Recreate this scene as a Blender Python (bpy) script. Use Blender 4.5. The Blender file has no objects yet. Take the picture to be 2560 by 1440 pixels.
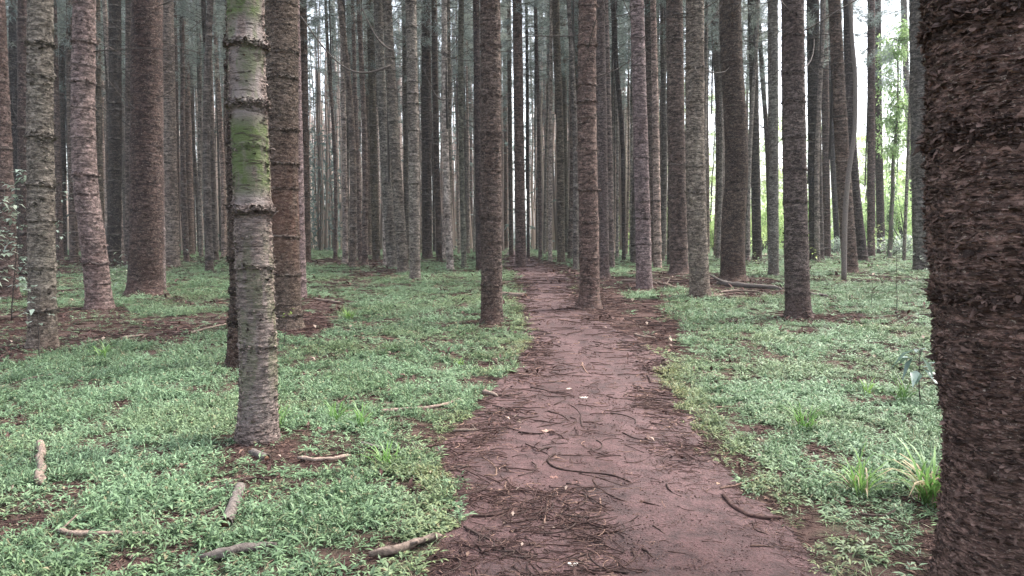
import bpy, math, random
import numpy as np
from math import radians, sin, cos, pi, atan

# ------------------------------------------------------------------ camera, sky, sun, exposure
S = bpy.context.scene
COL = S.collection
F, CX, CY, CAMH = 1850.0, 1280.0, 720.0, 1.6
PITCH = atan(130 / F)
cam = bpy.data.cameras.new('camera')
cam.sensor_width = 36.0
cam.lens = 36.0 * F / 2560.0
cam.clip_start = 0.05
cam.clip_end = 4000
camo = bpy.data.objects.new('camera', cam)
COL.objects.link(camo)
camo.location = (0, 0, CAMH)
camo.rotation_euler = (pi / 2 - PITCH, 0, 0)
S.camera = camo

SUN_EL, SUN_AZ = radians(58), radians(62)      # azimuth from +Y towards +X
w = bpy.data.worlds.new('World')
S.world = w
w.use_nodes = True
nt = w.node_tree
bg = nt.nodes['Background']
sky = nt.nodes.new('ShaderNodeTexSky')
sky.sky_type = 'NISHITA'
sky.sun_disc = False
sky.sun_elevation = SUN_EL
sky.sun_rotation = SUN_AZ
sky.dust_density = 4.0
sky.air_density = 1.0
sky.ozone_density = 1.0
hs = nt.nodes.new('ShaderNodeHueSaturation')      # high thin cloud: the sky's colour is half washed out
hs.inputs['Saturation'].default_value = .45
nt.links.new(sky.outputs[0], hs.inputs['Color'])
nt.links.new(hs.outputs[0], bg.inputs[0])
bg.inputs[1].default_value = 0.15
sl = bpy.data.lights.new('sun', 'SUN')
sl.energy = 1.9
sl.angle = radians(14)
sl.color = (1.0, 0.95, 0.88)
so = bpy.data.objects.new('sun', sl)
COL.objects.link(so)
so.rotation_euler = (pi / 2 - SUN_EL, 0, -SUN_AZ + pi)
S.view_settings.view_transform = 'Standard'
S.view_settings.look = 'None'
S.view_settings.gamma = 1.0
S.view_settings.exposure = 2.2
S.render.engine = 'CYCLES'
S.cycles.max_bounces = 6
S.cycles.diffuse_bounces = 4
S.cycles.glossy_bounces = 2
S.cycles.transmission_bounces = 3
S.cycles.transparent_max_bounces = 6
S.cycles.volume_bounces = 0
S.cycles.use_adaptive_sampling = True
S.cycles.adaptive_threshold = 0.02
S.cycles.use_denoising = True
S.cycles.caustics_reflective = False
S.cycles.caustics_refractive = False

rng = np.random.default_rng(7)
R = random.Random(11)

# ------------------------------------------------------------------ pixels of the photograph to points in the world
def ray(x, y):
    u = (x - CX) / F
    v = -(y - CY) / F
    return u, cos(PITCH) + v * sin(PITCH), -sin(PITCH) + v * cos(PITCH)

def ground(x, y):
    u, fy, fz = ray(x, y)
    t = CAMH / -fz
    return u * t, fy * t, t

def at_depth(x, y, Y):
    u, fy, fz = ray(x, y)
    t = Y / fy
    return u * t, CAMH + fz * t, t

# ------------------------------------------------------------------ value noise
def _h(i, j, k, s):
    n = (i * 374761393 + j * 668265263 + k * 1274126177 + s * 2246822519) & 0xFFFFFFFF
    n = ((n ^ (n >> 13)) * 1274126177) & 0xFFFFFFFF
    return ((n ^ (n >> 16)) & 0xFFFF) / 65535.0

def noise(x, y, z=0.0, s=0):
    x, y, z = np.broadcast_arrays(np.asarray(x, float), np.asarray(y, float), np.asarray(z, float))
    xi, yi, zi = np.floor(x).astype(np.int64), np.floor(y).astype(np.int64), np.floor(z).astype(np.int64)
    fx, fy, fz = x - xi, y - yi, z - zi
    fx, fy, fz = fx * fx * (3 - 2 * fx), fy * fy * (3 - 2 * fy), fz * fz * (3 - 2 * fz)
    r = 0
    for a in (0, 1):
        for b in (0, 1):
            for c in (0, 1):
                wgt = (fx if a else 1 - fx) * (fy if b else 1 - fy) * (fz if c else 1 - fz)
                r = r + wgt * _h(xi + a, yi + b, zi + c, s)
    return r

def fbm(x, y, z=0.0, s=0, o=3):
    r, a, t = 0, 1.0, 0
    for k in range(o):
        f = 2.03 ** k
        r = r + a * noise(np.asarray(x) * f, np.asarray(y) * f, np.asarray(z) * f, s + k)
        t += a
        a *= .55
    return r / t

def height(x, y):
    x = np.asarray(x, float); y = np.asarray(y, float)
    return 0.05 * (fbm(x * .35 + 9, y * .35 + 4, 0, 3, 2) - .5) + 0.012 * (noise(x * 2.2, y * 2.2, 0, 8) - .5)

# ------------------------------------------------------------------ mesh and object helpers
def mk(name, V, faces, attrs=None, smooth=True):
    me = bpy.data.meshes.new(name)
    V = np.asarray(V, np.float32)
    me.vertices.add(len(V))
    me.vertices.foreach_set('co', V.ravel())
    faces = [np.asarray(f, np.int32) for f in faces if len(f)]
    nl = sum(f.size for f in faces)
    me.loops.add(nl)
    me.loops.foreach_set('vertex_index', np.concatenate([f.ravel() for f in faces]))
    starts, o = [], 0
    for f in faces:
        starts.append(o + np.arange(len(f)) * f.shape[1])
        o += f.size
    starts = np.concatenate(starts).astype(np.int32)
    me.polygons.add(len(starts))
    me.polygons.foreach_set('loop_start', starts)
    me.update(calc_edges=True)
    me.polygons.foreach_set('use_smooth', np.full(len(starts), smooth, bool))
    for k, v in (attrs or {}).items():
        a = me.attributes.new(k, 'FLOAT', 'POINT')
        a.data.foreach_set('value', np.asarray(v, np.float32))
    me.validate()
    return me

class Bag:
    """collects pieces of one mesh"""
    def __init__(s):
        s.V, s.T, s.Q, s.A, s.n = [], [], [], [], 0
    def add(s, V, T=(), Q=(), a=.5):
        V = np.asarray(V, float)
        if len(T): s.T.append(np.asarray(T, int) + s.n)
        if len(Q): s.Q.append(np.asarray(Q, int) + s.n)
        s.V.append(V)
        s.A.append(np.broadcast_to(np.asarray(a, float), (len(V),)))
        s.n += len(V)
    def mesh(s, name, extra=None, smooth=True):
        V = np.concatenate(s.V)
        at = {'rnd': np.concatenate(s.A)}
        at.update(extra or {})
        fs = []
        if s.T: fs.append(np.concatenate(s.T))
        if s.Q: fs.append(np.concatenate(s.Q))
        return mk(name, V, fs, at, smooth)

def obj(name, me, mat=None, parent=None, loc=(0, 0, 0)):
    if mat is not None and not me.materials:
        me.materials.append(mat)
    o = bpy.data.objects.new(name, me)
    COL.objects.link(o)
    o.location = loc
    if parent is not None: o.parent = parent
    return o

def tag(o, label=None, cat=None, group=None, kind=None):
    if label: o['label'] = label
    if cat: o['category'] = cat
    if group: o['group'] = group
    if kind: o['kind'] = kind
    return o

def thing(name, loc, label, cat, group=None, rz=0.0):
    o = bpy.data.objects.new(name, None)
    COL.objects.link(o)
    o.location = loc
    o.rotation_euler = (0, 0, rz)
    o.empty_display_size = .2
    return tag(o, label, cat, group)

def tube(bag, P, rad, seg=6, a=.5, caps=True, lump=0, s=0):
    P = np.asarray(P, float)
    n = len(P)
    rad = np.broadcast_to(np.asarray(rad, float), (n,))
    T = np.gradient(P, axis=0)
    T /= np.linalg.norm(T, axis=1)[:, None] + 1e-9
    up = np.array([0, 0, 1.]) if abs(T[0][2]) < .9 else np.array([0, 1., 0])
    A = np.cross(T, up); A /= np.linalg.norm(A, axis=1)[:, None] + 1e-9
    B = np.cross(T, A)
    th = np.arange(seg) * 2 * pi / seg
    rr = rad[:, None] * np.ones(seg)
    if lump:
        rr = rr * (1 + lump * (noise(np.arange(n)[:, None] * .7, th[None] * 1.3 + 5, s * 3.7, s) - .5))
    V = P[:, None] + A[:, None] * (np.cos(th)[None, :, None] * rr[..., None]) + B[:, None] * (np.sin(th)[None, :, None] * rr[..., None])
    V = V.reshape(-1, 3)
    i = np.arange(n - 1)[:, None] * seg
    j = np.arange(seg)[None]
    Q = np.stack([i + j, i + (j + 1) % seg, i + seg + (j + 1) % seg, i + seg + j], -1).reshape(-1, 4)
    tr = []
    if caps:
        V = np.concatenate([V, P[:1], P[-1:]])
        c0, c1 = n * seg, n * seg + 1
        for k in range(seg):
            tr.append((c0, (k + 1) % seg, k))
            tr.append((c1, (n - 1) * seg + k, (n - 1) * seg + (k + 1) % seg))
    bag.add(V, tr, Q, a)

def leaves(bag, B, az, el, L, W, droop=.5, fold=.25, a=None, roll=None):
    """vectorised lance-shaped leaves: five points, four faces each"""
    n = len(B)
    d = np.stack([np.cos(az) * np.cos(el), np.sin(az) * np.cos(el), np.sin(el)], -1)
    side = np.stack([-np.sin(az), np.cos(az), np.zeros(n)], -1)
    up = np.cross(d, side) * -1
    up = np.where(up[:, 2:3] < 0, -up, up)
    if roll is not None:
        side = side * np.cos(roll)[:, None] + up * np.sin(roll)[:, None]
    L = np.broadcast_to(L, (n,))[:, None]; W = np.broadcast_to(W, (n,))[:, None]
    dr = np.array([0, 0, -1.])
    mid = B + d * L * .42 + up * L * .03
    Lf = mid + side * W * .5 + up * W * fold
    Rt = mid - side * W * .5 + up * W * fold
    tip = B + d * L * .98 + dr * L * droop * .45
    V = np.stack([B, Lf, mid, Rt, tip], 1).reshape(-1, 3)
    o = np.arange(n)[:, None, None] * 5
    T = (o + np.array([[0, 2, 1], [0, 3, 2], [1, 2, 4], [2, 3, 4]])[None]).reshape(-1, 3)
    if a is None: a = rng.random(n)
    bag.add(V, T, (), np.repeat(a, 5))

def blades(bag, B, az, el, L, W, bend=1.0, a=None, ns=5):
    """long arching grass blades"""
    n = len(B)
    L = np.broadcast_to(L, (n,)); W = np.broadcast_to(W, (n,))
    t = np.linspace(0, 1, ns)
    rows = []
    p = B.copy()
    side = np.stack([-np.sin(az), np.cos(az), np.zeros(n)], -1)
    for k in range(ns):
        e = el - bend * t[k] ** 1.3
        wk = W * (0.55 + 1.3 * t[k]) * (1 - t[k] ** 2.5) * .8
        rows.append(p - side * wk[:, None] * .5)
        rows.append(p + side * wk[:, None] * .5)
        p = p + np.stack([np.cos(az) * np.cos(e), np.sin(az) * np.cos(e), np.sin(e)], -1) * (L / (ns - 1))[:, None]
    V = np.stack(rows, 1).reshape(-1, 3)
    o = np.arange(n)[:, None, None] * (2 * ns)
    k = np.arange(ns - 1)[None, :, None] * 2
    Q = (o + k + np.array([0, 1, 3, 2])[None, None]).reshape(-1, 4)
    if a is None: a = rng.random(n)
    bag.add(V, (), Q, np.repeat(a, 2 * ns))

# ------------------------------------------------------------------ materials
class M:
    def __init__(s, name, rough=.9, spec=.25):
        s.m = bpy.data.materials.new(name)
        s.m.use_nodes = True
        s.t = s.m.node_tree
        s.p = s.t.nodes['Principled BSDF']
        s.p.inputs['Roughness'].default_value = rough
        s.p.inputs['Specular IOR Level'].default_value = spec
    def n(s, typ, **kw):
        nd = s.t.nodes.new('ShaderNode' + typ)
        for k, v in kw.items():
            if hasattr(nd, k): setattr(nd, k, v)
        return nd
    def l(s, a, b): s.t.links.new(a, b)
    def obj(s): return s.n('TexCoord').outputs['Object']
    def pos(s): return s.n('NewGeometry').outputs['Position']
    def map(s, src, sc, off=None):
        m = s.n('Mapping'); m.inputs['Scale'].default_value = sc
        s.l(src, m.inputs['Vector'])
        if off is not None: s.l(off, m.inputs['Location'])
        return m.outputs[0]
    def noise(s, v, sc=1, det=4, rough=.6, dist=0):
        k = s.n('TexNoise'); k.inputs['Scale'].default_value = sc; k.inputs['Detail'].default_value = det
        k.inputs['Roughness'].default_value = rough; k.inputs['Distortion'].default_value = dist
        s.l(v, k.inputs['Vector']); return k.outputs['Fac']
    def ramp(s, f, stops):
        r = s.n('ValToRGB'); e = r.color_ramp.elements
        while len(e) < len(stops): e.new(.5)
        for q, (p, c) in zip(e, stops):
            q.position = p
            q.color = (c, c, c, 1) if isinstance(c, (int, float)) else (*c, 1)
        s.l(f, r.inputs[0]); return r.outputs[0]
    def mix(s, f, a, b, mode='MIX'):
        m = s.n('Mix', data_type='RGBA', blend_type=mode)
        for sock, v in ((m.inputs[0], f), (m.inputs[6], a), (m.inputs[7], b)):
            if isinstance(v, (int, float)): sock.default_value = v
            elif isinstance(v, tuple): sock.default_value = (*v, 1)
            else: s.l(v, sock)
        return m.outputs[2]
    def math(s, op, a, b=0.0, c=None):
        m = s.n('Math', operation=op)
        for sock, v in zip(m.inputs, (a, b, c)):
            if v is None: continue
            if isinstance(v, (int, float)): sock.default_value = v
            else: s.l(v, sock)
        return m.outputs[0]
    def attr(s, name, typ='GEOMETRY'):
        a = s.n('Attribute', attribute_type=typ); a.attribute_name = name
        return a.outputs['Fac']
    def col(s, c):
        if isinstance(c, tuple): s.p.inputs['Base Color'].default_value = (*c, 1)
        else: s.l(c, s.p.inputs['Base Color'])
    def bump(s, h, dist=.01, st=1.0):
        b = s.n('Bump'); b.inputs['Distance'].default_value = dist; b.inputs['Strength'].default_value = st
        s.l(h, b.inputs['Height']); s.l(b.outputs[0], s.p.inputs['Normal'])
    def translucent(s, colr, f):
        tr = s.n('BsdfTranslucent'); mx = s.n('MixShader'); mx.inputs[0].default_value = f
        if isinstance(colr, tuple): tr.inputs[0].default_value = (*colr, 1)
        else: s.l(colr, tr.inputs[0])
        out = s.t.nodes['Material Output']
        s.l(s.p.outputs[0], mx.inputs[1]); s.l(tr.outputs[0], mx.inputs[2]); s.l(mx.outputs[0], out.inputs[0])

def bark_material(name, k):
    near = k > .5
    m = M(name, .92, .2)
    oi = m.n('ObjectInfo')
    sep = m.n('CombineXYZ')
    m.l(m.math('MULTIPLY', oi.outputs['Random'], 60.0), sep.inputs[2])
    m.l(m.math('MULTIPLY', oi.outputs['Random'], 31.0), sep.inputs[0])
    ad = m.n('VectorMath', operation='ADD')
    m.l(m.obj(), ad.inputs[0]); m.l(sep.outputs[0], ad.inputs[1])
    v = ad.outputs[0]
    A = m.noise(m.map(v, (8 * k, 8 * k, (48 if k > .9 else 34) * k)), 1, 5, .66, .8)          # horizontal peeling streaks
    B = m.noise(m.map(v, (52 * k, 52 * k, 90 * k)), 1, 3, .75)         # papery speckle
    C = m.noise(m.map(v, (1.6, 1.6, .55)), 1, 3, .6)                                   # broad weathering
    D = m.noise(m.map(v, (20 * k, 20 * k, (42 if k > .9 else 27) * k)), 1, 4, .75, .5)       # flakes
    base = m.mix(1.0, oi.outputs['Color'], m.ramp(A, [(.35, .32), (.5, .95), (.64, 1.7)]), 'MULTIPLY')
    base = m.mix(1.0, base, m.ramp(D, [(.36, .38), (.5, 1.0), (.62, 1.65)]), 'MULTIPLY')
    base = m.mix(1.0, base, m.ramp(C, [(.3, (.74, .68, .66)), (.55, (1.05, 1.05, 1.05)), (.75, (1.28, 1.30, 1.26))]), 'MULTIPLY')
    base = m.mix(m.ramp(B, [(.59, 0.0), (.67, .75)]), base, (.36, .30, .25))
    base = m.mix(m.ramp(B, [(.33, .8), (.41, 0.0)]), base, (.022, .015, .013))
    Ln = m.noise(m.map(v, (6, 6, 46)), 1, 2, .5, .3)                                   # short dark lenticels on smooth bark
    Lm = m.noise(m.map(v, (12, 12, 17)), 1, 2, .5)
    lent = m.math('MULTIPLY', m.ramp(Ln, [(.56, 0.0), (.62, 1.0)]), m.ramp(Lm, [(.44, 0.0), (.52, 1.0)]))
    base = m.mix(m.math('MULTIPLY', m.attr('pale'), .9), base, m.mix(C, (.15, .122, .112), (.27, .235, .22)))
    mn = m.noise(m.map(v, (14, 14, 22)), 1, 4, .7)
    moss = m.math('MULTIPLY', m.attr('moss'), m.ramp(mn, [(.30, 0.45), (.5, .95)]))
    base = m.mix(moss, base, m.mix(mn, (.050, .068, .020), (.12, .155, .062)))
    base = m.mix(m.math('MULTIPLY', lent, m.math('MULTIPLY', m.attr('pale'), .85)), base, (.045, .036, .028))
    base = m.mix(m.math('MULTIPLY', m.attr('red'), .5), base, m.mix(A, (.04, .018, .013), (.19, .085, .062)))
    base = m.mix(m.math('MULTIPLY', m.attr('scar'), m.ramp(D, [(.35, .9), (.6, .35)])), base, (.022, .016, .014))      # branch whorl scars
    base = m.mix(m.math('MULTIPLY', m.attr('rim'), m.ramp(A, [(.45, 0.0), (.55, .6)])), base, (.27, .235, .21))
    # single flakes: each its own age, from black-brown to bleached
    fl = m.attr('flake')
    rn = m.attr('rnd')
    fc = m.mix(1.0, oi.outputs['Color'], m.ramp(rn, [(0, .16), (.45, .6), (.8, 1.4), (1, 2.4)]), 'MULTIPLY')
    base = m.mix(m.math('MULTIPLY', fl, .8), base, fc)
    m.col(base)
    hh = m.math('ADD', m.math('MULTIPLY', A, .5), m.math('ADD', m.math('MULTIPLY', D, .9), m.math('ADD', m.math('MULTIPLY', B, .35), m.math('MULTIPLY', lent, .25))))
    m.bump(hh, .02 if near else .06, 1.0)
    return m.m

BARKS = [bark_material('flaky_bark', k) for k in (1.0, .80, .55, .38)]
def bark_for(y): return BARKS[0 if y < 7 else 1 if y < 16 else 2 if y < 30 else 3]
BARKF = BARKS[3]

def leaf_mat(name, c0, c1, tr=.3, rough=.55, patch=None, yel=False):
    m = M(name, rough, .35)
    a = m.attr('rnd')
    c = m.mix(a, c0, c1)
    oi = m.n('ObjectInfo')
    c = m.mix(1.0, c, m.ramp(oi.outputs['Random'], [(0, (.75, .8, .78)), (.5, (1, 1, 1)), (1, (1.25, 1.15, 1.05))]), 'MULTIPLY')
    if patch:
        p = m.noise(m.map(m.pos(), (.45, .45, .45)), 1, 3, .6)
        c = m.mix(m.ramp(p, [(.38, 0.0), (.62, 1.0)]), c, m.mix(a, *patch))
    if yel:
        y = m.attr('yel', 'INSTANCER')
        c = m.mix(m.math('MULTIPLY', y, m.ramp(a, [(.2, .35), (.8, 1.0)])), c, m.mix(a, (.11, .095, .040), (.27, .26, .105)))
        dead = m.ramp(a, [(.90, 0.0), (.93, .8)])
        c = m.mix(dead, c, (.22, .17, .10))
    m.col(c)
    m.translucent(c, tr)
    return m.m

GRASS = leaf_mat('ground_leaf', (.038, .074, .037), (.18, .28, .145), .24, .5, ((.064, .122, .063), (.28, .405, .24)), True)
NEEDLE = leaf_mat('conifer_needles', (.12, .15, .14), (.27, .31, .295), .5, .6)
BROAD = leaf_mat('broad_leaf', (.24, .36, .13), (.46, .58, .28), .5, .45)
SAPL = leaf_mat('glossy_leaf', (.14, .19, .14), (.36, .42, .35), .3, .3)
SAPD = leaf_mat('dark_leaf', (.035, .075, .025), (.09, .15, .05), .35, .4)
YELL = leaf_mat('fresh_leaf', (.15, .23, .04), (.27, .37, .08), .5, .4)
BLADE = leaf_mat('grass_blade', (.10, .20, .05), (.22, .38, .11), .4, .4)
STRAW = leaf_mat('dry_blade', (.22, .17, .10), (.42, .35, .23), .3, .6)

def wood(name, c0, c1, sc=(30, 30, 30)):
    m = M(name, .85, .2)
    a = m.noise(m.map(m.obj(), sc), 1, 5, .65)
    oi = m.n('ObjectInfo')
    c = m.mix(m.ramp(a, [(.3, 0.0), (.7, 1.0)]), c0, c1)
    c = m.mix(1.0, c, m.ramp(oi.outputs['Random'], [(0, .7), (1, 1.3)]), 'MULTIPLY')
    c = m.mix(1.0, c, m.ramp(m.attr('rnd'), [(0, .5), (.5, 1.0), (1, 1.6)]), 'MULTIPLY')
    m.col(c); m.bump(a, .006, .8)
    return m.m
TWIG = wood('dead_twig', (.026, .014, .012), (.098, .056, .048), (60, 60, 60))
TWIGN = wood('wet_twig', (.016, .009, .008), (.062, .036, .030), (60, 60, 60))
TWIGP = wood('pale_twig', (.075, .045, .034), (.21, .135, .105), (60, 60, 60))
LOGP = wood('pale_log', (.08, .058, .046), (.29, .22, .18), (45, 45, 45))
LOGG = wood('grey_log', (.06, .048, .043), (.23, .195, .175), (45, 45, 45))
LOGD = wood('dark_wood', (.022, .016, .014), (.07, .045, .038))
STEM = wood('dead_branch_wood', (.035, .028, .025), (.12, .10, .09))
INSIDE = wood('rotten_core', (.10, .05, .03), (.25, .14, .09))

def soil_material():
    m = M('red_soil', .95, .15)
    v = m.pos()
    a = m.noise(m.map(v, (.6, .6, .6)), 1, 4, .6)
    b = m.noise(m.map(v, (14, 14, 14)), 1, 6, .75)
    c = m.noise(m.map(v, (90, 90, 90)), 1, 3, .8)
    col = m.mix(m.ramp(a, [(.35, 0.0), (.65, 1.0)]), (.058, .032, .028), (.098, .060, .053))
    col = m.mix(1.0, col, m.ramp(b, [(.3, .45), (.5, 1.0), (.7, 1.5)]), 'MULTIPLY')
    col = m.mix(m.ramp(c, [(.66, 0.0), (.74, .5)]), col, (.27, .20, .16))
    col = m.mix(m.ramp(c, [(.26, .6), (.36, 0.0)]), col, (.02, .014, .012))
    g = m.attr('grass')
    gc = m.mix(m.ramp(b, [(.35, 0.0), (.65, 1.0)]), (.030, .032, .020), (.060, .080, .042))
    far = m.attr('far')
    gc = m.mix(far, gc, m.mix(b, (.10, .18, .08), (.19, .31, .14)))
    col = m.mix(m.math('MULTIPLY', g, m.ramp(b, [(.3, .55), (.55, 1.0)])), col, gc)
    m.col(col)
    m.bump(m.math('ADD', b, m.math('MULTIPLY', c, .4)), .03, .9)
    return m.m
SOIL = soil_material()

def path_material():
    m = M('trodden_red_earth', .8, .3)
    v = m.pos()
    a = m.noise(m.map(v, (1.3, .5, 1)), 1, 4, .55)
    b = m.noise(m.map(v, (9, 9, 9)), 1, 5, .65)
    c = m.noise(m.map(v, (75, 75, 75)), 1, 4, .9)
    d = m.noise(m.map(v, (45, 45, 45)), 1, 3, .6)
    e = m.noise(m.map(v, (2.6, 1.7, 1)), 1, 5, .7, .5)
    col = m.mix(m.ramp(a, [(.35, 0.0), (.65, 1.0)]), (.054, .026, .025), (.094, .053, .052))
    col = m.mix(1.0, col, m.ramp(e, [(.36, .62), (.5, 1.0), (.66, 1.15)]), 'MULTIPLY')
    col = m.mix(1.0, col, m.ramp(b, [(.36, .66), (.5, 1.0), (.64, 1.22)]), 'MULTIPLY')
    col = m.mix(1.0, col, m.ramp(c, [(.36, .48), (.5, 1.0), (.64, 1.6)]), 'MULTIPLY')
    col = m.mix(m.ramp(d, [(.60, 0.0), (.72, .55)]), col, (.075, .04, .035))
    m.col(col)
    m.p.inputs['Roughness'].default_value = .72
    m.bump(m.math('ADD', m.math('MULTIPLY', b, .7), m.math('ADD', m.math('MULTIPLY', c, .25), m.math('MULTIPLY', d, .5))), .028, 1.0)
    return m.m
PATH = path_material()

# ------------------------------------------------------------------ ground masks (which ground carries leaves, which is bare)
def gpoly(pts):
    return np.array([ground(x, y)[:2] for x, y in pts])

def inside(poly, x, y):
    r = np.zeros(x.shape, bool)
    n = len(poly)
    j = n - 1
    for i in range(n):
        xi, yi = poly[i]; xj, yj = poly[j]
        c = ((yi > y) != (yj > y))
        xx = (xj - xi) * (y - yi) / (yj - yi + 1e-12) + xi
        r ^= c & (x < xx)
        j = i
    return r

PL = [(1262, 640), (1258, 662), (1285, 690), (1308, 715), (1290, 745), (1310, 800), (1318, 850), (1300, 900), (1255, 950), (1215, 1000), (1170, 1060), (1105, 1120), (1100, 1170), (1118, 1220), (1135, 1270), (1120, 1330), (1100, 1380), (1085, 1450), (1040, 1700), (900, 2400)]
PR = [(1320, 640), (1350, 662), (1420, 690), (1430, 715), (1428, 745), (1490, 800), (1600, 850), (1665, 900), (1655, 950), (1690, 1000), (1725, 1060), (1765, 1120), (1800, 1170), (1850, 1220), (1900, 1270), (1960, 1330), (2020, 1380), (2090, 1450), (2350, 1700), (2900, 2400)]
PLg = np.array([ground(*p)[:2] for p in PL])[::-1]
PRg = np.array([ground(*p)[:2] for p in PR])[::-1]

def path_sd(x, y):
    """>0 inside the path, metres from the nearer edge"""
    xl = np.interp(y, PLg[:, 1], PLg[:, 0])
    xr = np.interp(y, PRg[:, 1], PRg[:, 0])
    yf = PLg[-1, 1]
    # past the bend the path runs on as a narrow strip
    k = np.clip(y - yf, 0, None)
    xl = xl + k * .012; xr = xr + k * .022
    return np.minimum(x - xl, xr - x)

BARE = [  # (polygon in photo pixels projected to the ground, how bare)
    ([(1440, 690), (1560, 695), (1620, 700), (1700, 715), (1640, 728), (1555, 735), (1560, 748), (1640, 752), (1700, 755), (1640, 770), (1700, 800), (1700, 850), (1680, 880), (1560, 860), (1420, 790)], .97),
    ([(1560, 680), (1750, 680), (1960, 700), (1970, 742), (1800, 750), (1760, 728), (1640, 712)], .85),
    ([(1290, 645), (1340, 645), (1440, 672), (1500, 690), (1440, 720), (1300, 690)], .95),
    ([(758, 748), (840, 745), (880, 752), (850, 790), (870, 815), (800, 838), (700, 850), (690, 800)], .93),
    ([(770, 648), (1000, 652), (1010, 668), (770, 664)], .85),
    ([(880, 676), (1010, 674), (1000, 694), (880, 696)], .8),
    ([(-300, 790), (130, 770), (300, 765), (360, 800), (590, 780), (590, 830), (480, 850), (250, 862), (160, 880), (60, 905), (-300, 930)], .82),
    ([(-300, 640), (230, 640), (330, 668), (150, 690), (-300, 700)], .7),
    ([(280, 640), (600, 648), (600, 660), (420, 668), (270, 662)], .5),
    ([(1960, 782), (2120, 785), (2180, 800), (2100, 815), (1950, 805)], .6),
    ([(1900, 1240), (2100, 1250), (2360, 1240), (2420, 1440), (2500, 1700), (2150, 1700), (2000, 1400)], .6),
    ([(2060, 1000), (2200, 1010), (2340, 1060), (2250, 1090), (2080, 1060)], .25),
    ([(1960, 690), (2300, 690), (2300, 706), (1960, 706)], .5),
    ([(420, 1150), (560, 1120), (640, 1130), (600, 1210), (480, 1220), (400, 1200)], .2),
    ([(780, 1120), (880, 1110), (900, 1150), (800, 1160)], .5),
    ([(1020, 1060), (1120, 1060), (1120, 1130), (1060, 1120)], .5),
    ([(-100, 1380), (500, 1340), (760, 1380), (760, 1500), (-100, 1500)], .15),
    ([(860, 1370), (1110, 1340), (1110, 1500), (860, 1500)], .5),
]
BAREG = [(gpoly(p), s) for p, s in BARE]

def grass_density(x, y):
    d = np.hypot(x, y)
    wob = .06 + .012 * d
    wx = x + wob * (fbm(x * 3, y * 3, 0, 21, 2) - .5) * 2.2
    wy = y + wob * (fbm(x * 3, y * 3, 0, 31, 2) - .5) * 3.5
    g = np.ones(x.shape)
    for p, s in BAREG:
        g = np.where(inside(p, wx, wy), np.minimum(g, 1 - s), g)
    sd = path_sd(wx, wy)
    g = np.where(sd > .02, 0.0, g * np.clip(-sd / .10 + .35, 0, 1))
    big = fbm(x * .55, y * .55, 0, 5, 3)
    sm = fbm(x * 2.6, y * 2.6, 0, 12, 2)
    hole = fbm(x * 6.5, y * 6.5, 0, 14, 2)
    g = g * np.clip((big - .26) * 6, .3, 1) * np.clip((sm - .24) * 4.5, .22, 1) * np.clip((hole - .28) * 4.5, .12, 1)
    return g

# ground sheet, finer near the camera
ys = np.concatenate([np.linspace(-14, 0, 24), 0.0 + 1.2 * (np.exp(np.linspace(0, 5.0, 420)) - 1) / 1.0])
ys = np.concatenate([ys[ys < 170], [200, 260, 400, 600]])
us = np.linspace(-1, 1, 301)
us = us * (1 + .6 * np.abs(us) ** 3)
YY, UU = np.meshgrid(ys, us, indexing='ij')
XX = np.clip(UU * (np.abs(YY) * 1.05 + 5), -600, 600)
ZZ = height(XX, YY)
gd = grass_density(XX, YY)
D_ = np.hypot(XX, YY)
nr, nc = XX.shape
ii = (np.arange(nr - 1)[:, None] * nc + np.arange(nc - 1)[None])
Q = np.stack([ii, ii + 1, ii + nc + 1, ii + nc], -1).reshape(-1, 4)
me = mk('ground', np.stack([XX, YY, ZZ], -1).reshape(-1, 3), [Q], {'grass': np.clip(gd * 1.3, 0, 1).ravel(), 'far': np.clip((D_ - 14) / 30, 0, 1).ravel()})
tag(obj('ground', me, SOIL), 'red brown forest soil under leaves and low green ground cover', None, None, 'structure')

# path: slightly raised in its middle, its edges dipping under the litter
rows = np.concatenate([np.linspace(-3, 2, 60), 2 + 2.0 * (np.exp(np.linspace(0, 3.75, 420)) - 1)])
rows = rows[rows < 84]
vs = np.linspace(-.06, 1.06, 90)
xl = np.interp(rows, PLg[:, 1], PLg[:, 0]); xr = np.interp(rows, PRg[:, 1], PRg[:, 0])
kk = np.clip(rows - PLg[-1, 1], 0, None)
xl, xr = xl + kk * .012, xr + kk * .022
X = xl[:, None] + (xr - xl)[:, None] * vs[None]
Y = np.broadcast_to(rows[:, None], X.shape)
sd = path_sd(X, Y) + .10 * (fbm(X * 4, Y * 4, 0, 77, 3) - .5) * 2
Z = height(X, Y) + np.clip(sd * .35, -.012, .010) + .006 + .010 * (fbm(X * 4, Y * 4, 0, 41, 3) - .5) * 2 + .006 * (fbm(X * 14, Y * 14, 0, 43, 2) - .5)
nr, nc = X.shape
ii = (np.arange(nr - 1)[:, None] * nc + np.arange(nc - 1)[None])
Q = np.stack([ii, ii + 1, ii + nc + 1, ii + nc], -1).reshape(-1, 4)
tag(obj('path', mk('path', np.stack([X, Y, Z], -1).reshape(-1, 3), [Q]), PATH), 'trodden red earth footpath winding away between the trunks', None, None, 'structure')

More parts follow.
